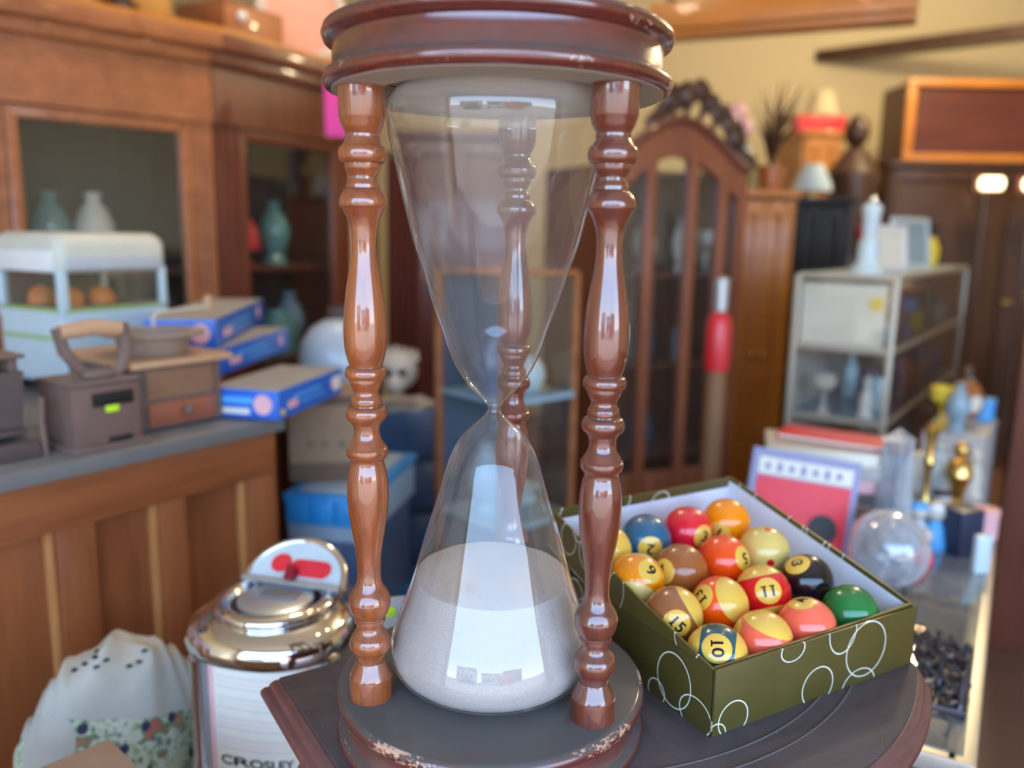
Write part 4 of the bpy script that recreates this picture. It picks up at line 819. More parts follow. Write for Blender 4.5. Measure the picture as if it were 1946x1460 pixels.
# embroidered cloth
def cloth_mat():
    m, nt, p = new_mat('embroidered_linen'); co = coords(nt); s = N(nt, 'SeparateXYZ'); nt.links.new(co, s.inputs[0])
    c = mixc(nt, noise(nt, co, 9, 3), (0.30, 0.28, 0.22), (0.54, 0.52, 0.46))
    v = N(nt, 'TexVoronoi'); v.inputs['Scale'].default_value = 38; nt.links.new(co, v.inputs['Vector'])
    pat = ramp(nt, noise(nt, co, 42, 2), [(0.3, (0.03, 0.06, 0.20)), (0.42, (0.35, 0.42, 0.20)), (0.5, (0.55, 0.55, 0.45)), (0.58, (0.08, 0.20, 0.08)), (0.68, (0.45, 0.12, 0.10))])
    pat = mixc(nt, ramp(nt, v.outputs['Distance'], [(0.22, 1.0), (0.32, 0.0)]), pat, (0.03, 0.03, 0.06))
    band = math_(nt, 'MULTIPLY', math_(nt, 'LESS_THAN', math_(nt, 'ADD', s.outputs[2], math_(nt, 'MULTIPLY', s.outputs[0], 0.35)), 0.035), math_(nt, 'GREATER_THAN', noise(nt, co, 7, 1), 0.40))
    c = mixc(nt, band, c, pat); nt.links.new(c, p.inputs['Base Color']); p.inputs['Roughness'].default_value = 0.9
    bump(nt, p, noise(nt, co, 300, 3), 0.3); return m
t = thing('embroidered_cloth', 'crumpled white cloth with black cross stitch and a colourful border, left of the jukebox', 'cloth', (CLX[0], CLX[1], -0.2255), 0.946)
bm = B(); n1, n2 = 110, 90; V = []
from mathutils import noise as mn
def wrinkle(x, y):
    wx = mn.noise(Vector((x*8, y*8, 1)))*1.6
    a = 1-abs(mn.noise(Vector((x*13+wx, y*13+wx, 3)))*2.4); b = 1-abs(mn.noise(Vector((x*27+wx*2, y*22, 9)))*2.2)
    return 0.013*(a-0.45) + 0.009*(b-0.5)
for j in range(n2+1):
    row = []
    for i in range(n1+1):
        x = -0.20+0.40*i/n1; y = -0.15+0.30*j/n2
        rr = math.sqrt((x/0.125)**2+(y/0.074)**2); z = 0.118*max(0.0, 1-rr**2.6) if rr < 1 else 0.0
        if rr > 1: z = -0.16*min(1, (rr-1)/0.15)
        z += wrinkle(x, y)
        if rr <= 1: z = max(z, 0.002)
        k = min(1, 1.13/rr) if rr > 1.13 else 1
        row.append(bm.verts.new((x*k, y*k, z)))
    V.append(row)
for j in range(n2):
    for i in range(n1): bm.faces.new((V[j][i], V[j][i+1], V[j+1][i+1], V[j+1][i]))
obj('draped_fabric', bm, cloth_mat(), t, 80)
def drape_z(x, y):
    rr = math.sqrt((x/0.125)**2+(y/0.074)**2); z = 0.118*max(0.0, 1-rr**2.6)
    return z + wrinkle(x, y)
bm = B()
for (x, y) in ((-0.05, -0.005), (-0.040, -0.012), (-0.030, -0.019), (-0.020, -0.026), (-0.034, -0.028), (-0.022, -0.010), (0.005, -0.034), (0.017, -0.036), (0.029, -0.030)):
    ball(bm, (x, y, drape_z(x, y)+0.001), 0.0045, 1, 1, 0.4, u=8, v=5)
obj('cross_stitch', bm, M['black'], t)
P = Vector((-0.425, 0.809, -0.110))
t = thing('cardboard_box', 'tall plain cardboard box whose corner shows at the bottom left', 'box', (P.x, P.y-0.005, FZ), math.radians(225)+0.05)
bm = B(); box(bm, (0.13, 0.13, 0.32), (0.26, 0.26, 0.64), 0, 0.002); obj('carton_body', bm, M['card'], t)
bm = B(); box(bm, (0.13, 0.13, 0.6405), (0.262, 0.003, 0.002)); obj('tape_seam', bm, M['carddark'], t, 0)

# ---------------------------------------------------------------- tall glazed cabinet behind the counter
KP, KA, KQ = (-1.62, 1.60), (-0.85, 2.40), (-0.50, 3.068)
dA = Vector((0.77, 0.80)).length; dB = Vector((0.35, 0.668)).length
t = thing('glazed_cabinet', 'tall warm brown cabinet with two glazed doors and a heavy cornice', 'cabinet', (KA[0], KA[1], FZ))
KZ = 0.90
for (P, Q, L, doors) in ((KP, KA, dA, ((0.605, 1.035),)), (KA, KQ, dB, ((0.105, 0.525),))):
    a0, a1 = doors[0]
    mm = M['cab'] if P is KP else M['cabdark']  # right face takes a darker wood, its shade put into the colour
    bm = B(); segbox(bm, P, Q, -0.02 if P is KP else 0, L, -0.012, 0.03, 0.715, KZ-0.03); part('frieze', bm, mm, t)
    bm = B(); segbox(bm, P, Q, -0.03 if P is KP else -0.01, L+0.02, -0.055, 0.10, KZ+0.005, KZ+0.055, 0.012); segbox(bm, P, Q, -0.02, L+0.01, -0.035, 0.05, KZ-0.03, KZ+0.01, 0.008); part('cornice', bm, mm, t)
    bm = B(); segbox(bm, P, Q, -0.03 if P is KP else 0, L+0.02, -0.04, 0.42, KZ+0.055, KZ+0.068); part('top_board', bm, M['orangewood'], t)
    for (b0, b1) in ((0.0 if P is KP else 0.0, a0-0.012), (a1+0.012, L)):
        bm = B(); segbox(bm, P, Q, b0, b1, 0, 0.03, FZ+0.002, 0.715)
        part('side_stile', bm, mm, t)
        for f_ in (0.25, 0.6): 
            c_ = b0+(b1-b0)*f_ if b1-b0 < 0.2 else b1-0.03-0.03*f_
            bm = B(); segbox(bm, P, Q, c_, c_+0.010, -0.008, 0.004, FZ+0.05, 0.70, 0.003); part('reeding', bm, mm, t)
    # door: frame of four pieces, pane, lower panel
    fr = B(); dz0, dz1 = -0.12, 0.712; w_ = 0.030
    segbox(fr, P, Q, a0-0.010, a0+0.018, -0.006, 0.020, FZ+0.05, dz1, 0.004); segbox(fr, P, Q, a1-0.018, a1+0.010, -0.006, 0.020, FZ+0.05, dz1, 0.004)
    segbox(fr, P, Q, a0, a1, -0.006, 0.020, dz1-w_, dz1, 0.004); segbox(fr, P, Q, a0, a1, -0.006, 0.020, dz0-0.05, dz0, 0.004)
    d_ = part('door', fr, mm, t)
    bm = B(); segbox(bm, P, Q, a0+0.015, a1-0.015, 0.006, 0.009, dz0, dz1-w_)
    part('pane', bm, M['pane'], d_, 0)
    bm = B(); segbox(bm, P, Q, a0+0.01, a1-0.01, 0.004, 0.012, FZ+0.06, dz0-0.04); part('lower_panel', bm, mm, d_, 0)
    for z in (0.0, 0.30): bm = B(); segbox(bm, P, Q, a0-0.04, min(a1+0.04, L), 0.05, 0.36, z, z+0.012); part('shelf', bm, M['cabdark'], t, 0)
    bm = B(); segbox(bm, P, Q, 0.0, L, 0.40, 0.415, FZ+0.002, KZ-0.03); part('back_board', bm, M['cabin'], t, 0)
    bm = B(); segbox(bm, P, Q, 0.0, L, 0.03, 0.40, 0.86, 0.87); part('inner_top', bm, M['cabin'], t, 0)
bm = B(); segbox(bm, KA, KQ, dB-0.02, dB, 0.0, 0.41, FZ+0.002, KZ-0.03); part('side_board', bm, M['cabdark'], t, 0)
bm = B(); segbox(bm, KP, KA, 0.0, 0.02, 0.03, 0.41, FZ+0.002, KZ-0.03); part('side_board', bm, M['cab'], t, 0)
def seg_pt(P, Q, a, y, z):
    d_ = Vector((Q[0]-P[0], Q[1]-P[1], 0)).normalized(); n_ = Vector((-d_.y, d_.x, 0)); v = Vector((P[0], P[1], z))+d_*a+n_*y; return (v.x, v.y, v.z)
VP = [(0, 0), (0.03, 0), (0.034, 0.01), (0.022, 0.03), (0.040, 0.07), (0.045, 0.10), (0.030, 0.14), (0.015, 0.16), (0.02, 0.18), (0.0, 0.18)]
BP = [(0, 0), (0.022, 0), (0.024, 0.01), (0.024, 0.09), (0.010, 0.12), (0.009, 0.15), (0.011, 0.155), (0, 0.155)]
JP = [(0, 0), (0.04, 0), (0.055, 0.03), (0.055, 0.09), (0.035, 0.12), (0.035, 0.135), (0, 0.135)]
PLP = [(0, 0), (0.03, 0), (0.008, 0.02), (0.006, 0.07), (0.045, 0.10), (0.05, 0.14), (0.046, 0.142), (0.03, 0.11), (0, 0.10)]
inside = [(KP, KA, 0.66, 0.16, 0.012, 'jar', 'large pale green jar inside the left glazed door', JP, 'greyblue'), (KP, KA, 0.74, 0.2, 0.312, 'vase', 'grey green vase on the upper shelf of the left cabinet door', VP, 'teal'),
    (KP, KA, 0.84, 0.16, 0.312, 'vase', 'tall cream vase on the upper shelf behind the left door', VP, 'offwhite'), (KP, KA, 0.90, 0.15, 0.012, 'jar', 'amber jar inside the cabinet beside the toy van', JP, 'amber'),
    (KP, KA, 0.98, 0.14, 0.012, 'goblet', 'blue grey goblet behind the left cabinet door', PLP, 'greyblue'),
    (KA, KQ, 0.17, 0.12, 0.312, 'bottle', 'green bottle on the upper shelf of the right glazed door', BP, 'leafgreen'), (KA, KQ, 0.24, 0.14, 0.312, 'goblet', 'red glass lamp shade on a foot inside the right cabinet door', [(0, 0), (0.03, 0), (0.008, 0.02), (0.008, 0.04), (0.045, 0.045), (0.040, 0.10), (0.022, 0.13), (0, 0.13)], 'red'),
    (KA, KQ, 0.36, 0.12, 0.012, 'jar', 'teal glass jar low in the right cabinet door', JP, 'teal'), (KA, KQ, 0.44, 0.14, 0.012, 'vase', 'pale green vase low in the right cabinet door', VP, 'greyblue'), (KA, KQ, 0.38, 0.14, 0.312, 'vase', 'dark teal vase high in the right cabinet door', VP, 'teal'),
    (KA, KQ, 0.18, 0.12, 0.012, 'bottle', 'amber bottle low in the right cabinet door', BP, 'amber')]
for (P, Q, a, y, z, nm, lb, pr_, mm) in inside:
    one({'jar': 'storage_jar', 'vase': 'flower_vase', 'bottle': 'glass_bottle', 'goblet': 'footed_glass'}[nm], lb, nm, seg_pt(P, Q, a, y, z), [(r*1.15, z_*1.15) for r, z_ in pr_], M[mm], 'ornaments in the glazed cabinet')
slab('framed_print', 'pale framed print leaning inside the left cabinet door', 'picture', seg_pt(KP, KA, 0.74, 0.33, 0.012), (0.20, 0.012, 0.25), M['offwhite'], math.atan2(0.8, 0.77), 0.002)
# on top of the cabinet
zt_ = KZ+0.0685
t = thing('woven_basket', 'golden straw basket lying on top of the glazed cabinet', 'basket', seg_pt(KP, KA, 0.76, 0.14, zt_), 0.7)
bm = B(); lathe(bm, [(0, 0), (0.10, 0), (0.13, 0.05), (0.14, 0.12), (0.13, 0.12), (0.12, 0.05), (0.09, 0.01), (0, 0.01)], 32); obj('basket_body', bm, M['straw'], t)
for z, r in ((0.02, 0.112), (0.045, 0.130), (0.07, 0.136), (0.095, 0.141), (0.118, 0.142)):
    bm = B(); tube(bm, [(r*math.cos(2*PI*i/32), r*math.sin(2*PI*i/32), z) for i in range(32)], 0.006, 6, closed=True); obj('woven_band', bm, M['straw'], t)
t = thing('woven_basket', 'smaller golden basket near the cabinet corner', 'basket', seg_pt(KP, KA, 1.00, 0.20, zt_), 0.2)
bm = B(); lathe(bm, [(0, 0), (0.07, 0), (0.10, 0.05), (0.095, 0.12), (0.085, 0.12), (0.088, 0.05), (0.06, 0.01), (0, 0.01)], 32); obj('basket_body', bm, plain('ochre_wicker', (0.55, 0.30, 0.08), 0.7, bmp=0.4, sc=60), t)
bm = B(); tube(bm, [(0.09*math.cos(PI*i/16), 0, 0.12+0.13*math.sin(PI*i/16)) for i in range(17)], 0.007, 8); obj('handle', bm, M['darkwood'], t)
t = thing('carved_finial', 'dark carved wooden finial on top of the left cabinet', 'ornament', seg_pt(KP, KA, 0.90, 0.03, zt_))
bm = B(); lathe(bm, [(0, 0), (0.035, 0), (0.04, 0.02), (0.02, 0.035), (0.032, 0.07), (0.02, 0.11), (0, 0.13)], 20); obj('turned_body', bm, M['darkwood'], t)
t = thing('wooden_chest', 'reddish brown wooden chest with a white knob on top of the cabinet', 'chest', seg_pt(KA, KQ, 0.235, 0.15, zt_), math.atan2(0.668, 0.35))
bm = B(); box(bm, (0, 0, 0.055), (0.24, 0.20, 0.11), 0, 0.004); obj('chest_body', bm, M['cab'], t)
bm = B(); ball(bm, (-0.06, -0.108, 0.070), 0.016); obj('knob', bm, M['white'], t)
t = thing('round_plaque', 'pale salmon round plaque with a light rim, upper left behind the hourglass', 'plaque', seg_pt(KA, KQ, 0.50, 0.10, zt_), 0.5)
bm = B(); QM = Matrix.Translation((0, 0, 0.150)) @ Matrix.Rotation(PI/2-0.1, 4, 'X'); lathe(bm, [(0, 0), (0.125, 0), (0.125, 0.01), (0, 0.012)], 40, M=QM); obj('face', bm, plain('pale_salmon_enamel', (0.75, 0.36, 0.27), 0.5), t)
bm = B(); lathe(bm, [(0.122, -0.004), (0.150, -0.002), (0.150, 0.012), (0.122, 0.018)], 40, M=QM, cap=False); obj('rim', bm, plain('warm_white_rim', (0.66, 0.58, 0.52), 0.5), t)
t = thing('pink_board', 'hot pink board standing behind the left turned post', 'board', (-0.488, 2.550, 0.699), 0.2)
bm = B(); box(bm, (0, 0, 0.08), (0.15, 0.012, 0.16), 0, 0.001); obj('board_panel', bm, M['pink'], t)
bm = B(); box(bm, (0, 0.0, -0.25), (0.012, 0.010, 0.50)); obj('stick', bm, M['tan'], t, 0)
PB = (-0.488, 2.550, 0.699)
slab('wooden_plinth', 'narrow dark plinth beneath the hot pink board', 'plinth', (PB[0]+0.0, PB[1], FZ), (0.16, 0.03, PB[2]-0.50-FZ-0.001), M['darkwood'])

# dark wardrobe with reeded door behind the left post and the glass
def wardrobe(name, label, x0, x1, y, z1, m, panes=(), depth=0.45, rot=0.0, cat='wardrobe'):
    t = thing(name, label, cat, (x0, y, FZ), rot); L = x1-x0; h = z1-FZ
    for sx in (0.01, L-0.01): bm = B(); box(bm, (sx, depth/2, h/2), (0.02, depth, h)); obj('side_board', bm, m, t, 0)
    bm = B(); box(bm, (L/2, depth-0.008, h/2), (L-0.03, 0.012, h-0.02)); obj('back_board', bm, M['cabin'], t, 0)
    bm = B(); box(bm, (L/2, depth/2-0.01, h+0.012), (L+0.03, depth+0.04, 0.028), 0, 0.008); obj('top_board', bm, m, t)
    bm = B(); box(bm, (L/2, 0.02, 0.05), (L-0.03, 0.03, 0.10), 0, 0.003); obj('plinth', bm, m, t)
    n_ = max(1, len(panes)) if panes else 2
    for i in range(n_):
        a = 0.02+(L-0.04)*i/n_; b = 0.02+(L-0.04)*(i+1)/n_; bm = B(); w_ = 0.035
        box(bm, (a+w_/2, 0.0, h/2+0.05), (w_-0.002, 0.025, h-0.12), 0, 0.003); box(bm, (b-w_/2, 0.0, h/2+0.05), (w_-0.002, 0.025, h-0.12), 0, 0.003)
        box(bm, ((a+b)/2, 0.0, h-0.04), (b-a-0.06, 0.025, 0.06), 0, 0.003); box(bm, ((a+b)/2, 0.0, 0.16), (b-a-0.06, 0.025, 0.10), 0, 0.003)
        d_ = obj('door', bm, m, t)
        if panes: bm = B(); box(bm, ((a+b)/2, 0.004, h/2+0.05), (b-a-0.06, 0.003, h-0.20)); obj('pane', bm, M['pane'], d_, 0)
        else:
            bm = B(); box(bm, ((a+b)/2, 0.006, h/2+0.05), (b-a-0.06, 0.010, h-0.20), 0, 0.002); obj('panel', bm, m, d_)
        bm = B(); ball(bm, (b-w_/2 if i == 0 else a+w_/2, -0.02, h*0.55), 0.012, u=12, v=8); obj('knob', bm, M['brass'], d_)
    if panes:
        for z in panes[0]: bm = B(); box(bm, (L/2, depth/2, z-FZ), (L-0.045, depth-0.06, 0.012)); obj('shelf', bm, m, t, 0)
    return t
wardrobe('dark_wardrobe', 'dark brown two door wardrobe behind the hourglass, left of the glass vitrine', -0.48, 0.02, 3.45, 0.80, M['cabdark'])
# red brown folded curtain
t = thing('folded_curtain', 'narrow red brown curtain hanging in folds right of the left turned post', 'curtain', (-0.345, 2.62, FZ))
bm = B(); n_ = 40; lo = []; hi = []
for i in range(n_+1):
    x = -0.055+0.11*i/n_; y = 0.018*math.sin(i*2*PI/8)
    lo.append(bm.verts.new((x, y, 0.002))); hi.append(bm.verts.new((x*0.9, y*0.8, 1.40)))
for i in range(n_): bm.faces.new((lo[i], lo[i+1], hi[i+1], hi[i]))
obj('fabric', bm, plain('rust_red_velvet', (0.16, 0.035, 0.018), 0.8), t, 80)
bm = B(); tube(bm, [(-0.14, 0, 1.41), (0.10, 0, 1.41)], 0.008, 8); tube(bm, [(-0.13, 0.0, 0.0), (-0.13, 0.0, 1.41)], 0.008, 8); lathe(bm, [(0, 0), (0.05, 0), (0.05, 0.01), (0, 0.012)], 20, (-0.13, 0, 0)); obj('rod_stand', bm, M['darkwood'], t)

# vitrine seen through the hourglass
VX0, VX1, VY, VZ = -0.020, 0.225, 1.80, 0.34
t = thing('glass_vitrine', 'small wooden framed glass vitrine with ornaments, right behind the hourglass', 'vitrine', (VX0, VY, FZ), 0.75); L = VX1-VX0; h = VZ-FZ
for (x, y) in ((0.008, 0.008), (L-0.008, 0.008), (0.008, 0.24), (L-0.008, 0.24)): bm = B(); box(bm, (x, y, h/2), (0.016, 0.016, h), 0, 0.003); obj('corner_post', bm, M['cab'], t)
for z in (0.10, 0.50, 0.80, h): 
    bm = B(); box(bm, (L/2, 0.125, z), (L-0.02, 0.22, 0.008)); box(bm, (L/2, 0.006, z), (L-0.02, 0.012, 0.014)); obj('shelf', bm, M['cab'] if z in (0.10, h) else M['greyblue'], t)
bm = B(); box(bm, (L/2, 0.004, h/2+0.05), (L-0.034, 0.003, h-0.13)); obj('pane', bm, M['pane'], t, 0)
bm = B(); box(bm, (L-0.004, 0.125, h/2+0.05), (0.003, 0.21, h-0.13)); obj('pane', bm, M['pane'], t, 0)
bm = B(); box(bm, (L/2, 0.246, h/2), (L-0.03, 0.004, h-0.02)); obj('back_panel', bm, plain('dim_blue_back', (0.07, 0.10, 0.14), 0.6), t, 0)
def vl(x, y, z): return (VX0+x*math.cos(0.75)-y*math.sin(0.75), VY+x*math.sin(0.75)+y*math.cos(0.75), z)
for (x, y, z, nm, lb, pr_, mm) in ((0.17, 0.10, 0.0545, 'ornament', 'white round ornament at the right end of the top vitrine shelf', [(0, 0), (0.03, 0), (0.045, 0.03), (0.04, 0.06), (0.02, 0.08), (0, 0.085)], 'buswhite'), (0.06, 0.10, 0.0545, 'jar', 'blue jar on the top shelf of the vitrine', [(r*0.75, z_) for r, z_ in JP], 'bintub'),
        (0.17, 0.12, -0.2455, 'ornament', 'pale blue dish pile on the middle shelf of the vitrine', [(0, 0), (0.03, 0), (0.05, 0.02), (0.03, 0.03), (0.055, 0.05), (0, 0.06)], 'buswhite'), (0.06, 0.12, -0.2455, 'vase', 'pale vase on the middle shelf of the vitrine', VP, 'greyblue'),
        (0.12, 0.12, -0.6455, 'jar', 'blue jar at the bottom of the vitrine', JP, 'bintub')):
    one({'ornament': 'china_ornament', 'jar': 'storage_jar', 'vase': 'flower_vase'}[nm], lb, nm, vl(x, y, z), pr_, M[mm], 'ornaments in the small vitrine')

# ---------------------------------------------------------------- arched armoire
AX0, AX1, AY = 0.27, 0.80, 2.55
AR = 0.42
t = thing('arched_armoire', 'mahogany armoire with an arched top, glazed doors and a dark carved crest', 'armoire', (AX0, AY, FZ), AR); L = AX1-AX0
def archz(u): return 1.38+0.14*math.sin(PI*min(1, max(0, u)))**1.3
bm = B(); pts = [(0, 0.0)]
n_ = 24; top = [(L*i/n_, archz(i/n_)) for i in range(n_+1)]; low = [(L*i/n_, archz(i/n_)-0.10) for i in range(n_+1)]
pp = top+low[::-1]; plate(bm, [(x, 0, z) for x, z in pp], (0, 0.04, 0)); obj('arched_head', bm, M['armoire'], t, 30)
bm = B(); tube(bm, [(x, 0.0, z+0.008) for x, z in top], 0.016, 8); obj('head_moulding', bm, M['cabdark'], t)
for x in (0.0, 0.150, 0.305, 0.425, L-0.03):
    u = x/L; bm = B(); box(bm, (x+0.014, 0.012, (archz(u)-0.06)/2), (0.034, 0.034, archz(u)-0.06), 0, 0.006); obj('door_stile', bm, M['armoire'], t)
for (a, b) in ((0.033, 0.148), (0.183, 0.303), (0.338, 0.423), (0.458, L-0.03)):
    bm = B(); box(bm, ((a+b)/2, 0.016, 0.26), (b-a, 0.02, 0.30), 0, 0.004); obj('lower_panel', bm, M['armoire'], t)
    bm = B(); box(bm, ((a+b)/2, 0.018, 0.90), (b-a, 0.003, 0.99)); obj('pane', bm, M['pane'], t, 0)
bm = B(); box(bm, (L/2, 0.40, 0.70), (L, 0.012, 1.38)); box(bm, (0.006, 0.2, 0.70), (0.012, 0.38, 1.38)); box(bm, (L-0.006, 0.22, 0.70), (0.012, 0.36, 1.38)); box(bm, (L/2, 0.22, 1.37), (L, 0.36, 0.012)); obj('carcass', bm, M['cabdark'], t, 0)
for z in (0.45, 0.75, 1.05): bm = B(); box(bm, (L/2, 0.22, z), (L-0.03, 0.34, 0.010)); obj('shelf', bm, M['cabdark'], t, 0)
bm = B(); random.seed(3)
for i in range(26):
    a = i/25; x = L*0.30+L*0.75*a; z = archz(x/L)+0.03+0.10*math.sin(PI*a)*(0.5+0.5*random.random())
    ball(bm, (x, 0.0+0.02*random.random(), z), 0.028*(0.6+0.6*random.random()), 1, 0.5, 1.1, u=10, v=7)
for i in range(6):
    x = L*0.4+L*0.1*i; tube(bm, [(x, 0, archz(x/L)), (x+0.03, 0, archz(x/L)+0.07), (x+0.01, 0, archz(x/L)+0.12), (x-0.02, 0, archz(x/L)+0.10)], 0.010, 6)
obj('carved_crest', bm, M['darkwood'], t)
for k, (x, z, nm, lb, mm, pr_) in enumerate(((0.06, 1.055, 'goblet', 'yellow glass goblet in the armoire, upper shelf left', 'yellow', PLP), (0.19, 1.055, 'vase', 'pale vase in the armoire behind the centre door', 'offwhite', VP), (0.06, 0.755, 'jar', 'cream lidded jar on the armoire shelf', 'offwhite', JP), (0.20, 0.755, 'jar', 'navy jar on the middle armoire shelf', 'navy', JP), (0.32, 1.055, 'vase', 'white vase behind the narrow right armoire pane', 'white', VP),
        (0.32, 0.755, 'bottle', 'pale bottle behind the narrow right armoire pane', 'greyblue', BP), (0.20, 0.455, 'jar', 'bright blue jar low in the armoire', 'bintub', JP), (0.06, 0.455, 'vase', 'teal vase low in the armoire', 'teal', VP), (0.40, 1.055, 'goblet', 'silver goblet at the right end of the armoire', 'silver', PLP))):
    one({'jar': 'storage_jar', 'vase': 'flower_vase', 'bottle': 'glass_bottle', 'goblet': 'footed_glass'}[nm], lb, nm, (AX0+(x*1.2+0.02)*math.cos(AR)-0.16*math.sin(AR), AY+(x*1.2+0.02)*math.sin(AR)+0.16*math.cos(AR), FZ+z+0.0005), [(r*0.9, z_) for r, z_ in pr_], M[mm], 'ornaments in the armoire')

# red topped post with a tan shaft
t = thing('red_topped_post', 'tall tan display post with a red cylindrical head and chrome foot', 'post', ((0.586, 2.350, 0.207)[0], 2.35, FZ)); 
bm = B(); lathe(bm, [(0, 0), (0.09, 0), (0.09, 0.02), (0.02, 0.04), (0.018, 0.30), (0, 0.30)], 24); obj('chrome_foot', bm, M['silver'], t)
bm = B(); lathe(bm, [(0, 0.30), (0.028, 0.30), (0.028, 0.80), (0, 0.80)], 24); obj('shaft', bm, plain('dull_tan_shaft', (0.26, 0.13, 0.06), 0.5), t)
bm = B(); lathe(bm, [(0, 0.80), (0.034, 0.80), (0.036, 0.84), (0.034, 0.94), (0.022, 0.965), (0, 0.97)], 24); obj('red_head', bm, M['red'], t)
bm = B(); lathe(bm, [(0, 0.97), (0.020, 0.97), (0.022, 1.06), (0, 1.07)], 20); obj('glass_tip', bm, M['silver'], t)

# orange wood wardrobe and clutter on it
wardrobe('orange_wardrobe', 'orange varnished wardrobe standing right of the armoire', (0.833, 3.200, 0.525)[0], (1.060, 3.200, 0.529)[0], 3.2, 0.575, M['orangewood'])
wx = (0.833, 3.200, 0.525)[0]
t = thing('toy_bunch', 'bunch of coloured toys, pink blue and green, on the orange wardrobe', 'toys', (wx+0.0, 3.27, 0.602))
for k, (x, z, r, mm) in enumerate(((-0.02, 0.03, 0.035, 'greyblue'), (0.03, 0.05, 0.04, 'leafgreen'), (-0.02, 0.10, 0.04, 'bintub'), (0.04, 0.13, 0.035, 'greyblue'), (0.0, 0.18, 0.04, 'bintub'), (0.03, 0.23, 0.035, 'pinkpale'), (0.0, 0.28, 0.04, 'pinkpale'))):
    bm = B(); ball(bm, (x, 0, z), r, 1, 0.8, 1.1); obj('soft_toy', bm, M[mm], t)
t = thing('dark_dried_plant', 'dark dried plant in a brown pot on the orange wardrobe', 'plant', (wx+0.17, 3.36, 0.602))
bm = B(); lathe(bm, [(0, 0), (0.04, 0), (0.055, 0.10), (0.05, 0.10), (0, 0.09)], 20); obj('pot', bm, M['amber'], t)
random.seed(5)
for i in range(16):
    a = random.random()*2*PI; l_ = 0.14+0.2*random.random(); bm = B()
    tube(bm, [(0, 0, 0.09), (0.03*math.cos(a), 0.03*math.sin(a), 0.09+l_*0.6), (0.10*math.cos(a), 0.06*math.sin(a), 0.09+l_)], [0.008, 0.016, 0.002], 6, flat=0.3); obj('leaf', bm, M['darkwood'], t)
# black cabinet with lamp
bx0, bx1 = (1.153, 3.450, 0.536)[0], (1.369, 3.450, 0.540)[0]
wardrobe('black_cabinet', 'black lacquered cabinet with gilt marks left of the white showcase', bx0, bx1, 3.45, 0.565, M['black'])
t = thing('table_lamp', 'small lamp with a pale teal shade on the black cabinet', 'lamp', ((bx0+bx1)/2, 3.62, 0.592))
bm = B(); lathe(bm, [(0, 0), (0.05, 0), (0.05, 0.01), (0.012, 0.02), (0.012, 0.05), (0, 0.05)], 20); obj('base', bm, M['brass'], t)
bm = B(); lathe(bm, [(0.085, 0.03), (0.078, 0.06), (0.04, 0.14), (0.038, 0.14), (0.074, 0.06), (0.080, 0.03)], 28, cap=False); obj('lamp_shade', bm, M['buswhite'], t)
# far clutter between armoire and hanging chest
wardrobe('tall_orange_cupboard', 'tall orange brown cupboard at the back under a red box', (1.536, 4.600, 0.849)[0], (1.750, 4.600, 0.852)[0], 4.6, 0.965, M['orangewood'])
cx_ = (1.536, 4.600, 0.849)[0]
slab('red_box', 'red box lying on the tall orange cupboard at the back', 'box', (cx_+0.12, 4.75, 0.9925), (0.26, 0.14, 0.09), M['red'])
one('cream_lampshade', 'cream lampshade above the red box at the back', 'lampshade', (cx_+0.14, 4.75, 1.083), [(0.09, 0), (0.055, 0.13), (0, 0.13), (0, 0.125), (0.05, 0.125), (0.085, 0)], M['cream'])
t = thing('carved_figure', 'dark carved standing figure at the back, left of the wall chest', 'figure', ((1.700, 4.300, 0.697)[0], 4.3, FZ))
bm = B(); lathe(bm, [(0, 0), (0.14, 0), (0.14, 0.9), (0.09, 1.0), (0.08, 1.1), (0.11, 1.3), (0.13, 1.5), (0.06, 1.6), (0.04, 1.62), (0, 1.62)], 20); obj('figure_body', bm, M['darkwood'], t)
bm = B(); ball(bm, (0, 0, 1.70), 0.075, 0.8, 0.9, 1.1); obj('head', bm, M['darkwood'], t)
bm = B(); ball(bm, (0.06, -0.12, 1.20), 0.07, 0.8, 0.5, 1.3); obj('red_scarf', bm, M['red'], t)
# big dark dresser at the right back, with lit tubes and a framed chest on top
wardrobe('dark_dresser', 'wide dark brown dresser along the back right of the shop', 1.95, 3.30, 4.45, 0.80, M['darkwood'], cat='dresser')
for k, (u, v_, w_) in enumerate(((1846, 352, 0.09), (1934, 350, 0.13))):
    q = Vector((( u-973)/1576*4.25, 4.25, 0))
    t = thing('fluorescent_lamp', ('short' if k == 0 else 'longer')+' glowing fluorescent lamp in front of the dark dresser, far right', 'lamp', (q.x, q.y, FZ), 0, 'glowing lamps at the right edge')
    bm = B(); tube(bm, [(-w_/2, -0.035, 1.455), (w_/2, -0.035, 1.455)], 0.030, 12); obj('tube', bm, M['lampglow'], t)
    bm = B(); box(bm, (0, 0.012, 1.455), (w_+0.04, 0.03, 0.085), 0, 0.004); obj('housing', bm, M['cabdark'], t)
    bm = B(); tube(bm, [(0, 0.012, 0.0), (0, 0.012, 1.42)], 0.012, 8); lathe(bm, [(0, 0), (0.10, 0), (0.10, 0.015), (0, 0.02)], 20, (0, 0.012, 0)); obj('stand', bm, M['darkwood'], t)
t = thing('framed_chest', 'orange framed chest with a dark red panel, on the dark dresser at upper right', 'chest', ((1.992, 4.400, 0.839)[0], 4.43, 0.8275))
w_ = 0.95; h_ = 0.40
bm = B(); box(bm, (w_/2, 0.16, h_/2), (w_-0.02, 0.30, h_-0.02)); obj('panel_box', bm, wood('dark_red_panel', (0.05, 0.010, 0.008), (0.12, 0.028, 0.018), 0.6, 'X', 0.4, 0.3), t, 0)
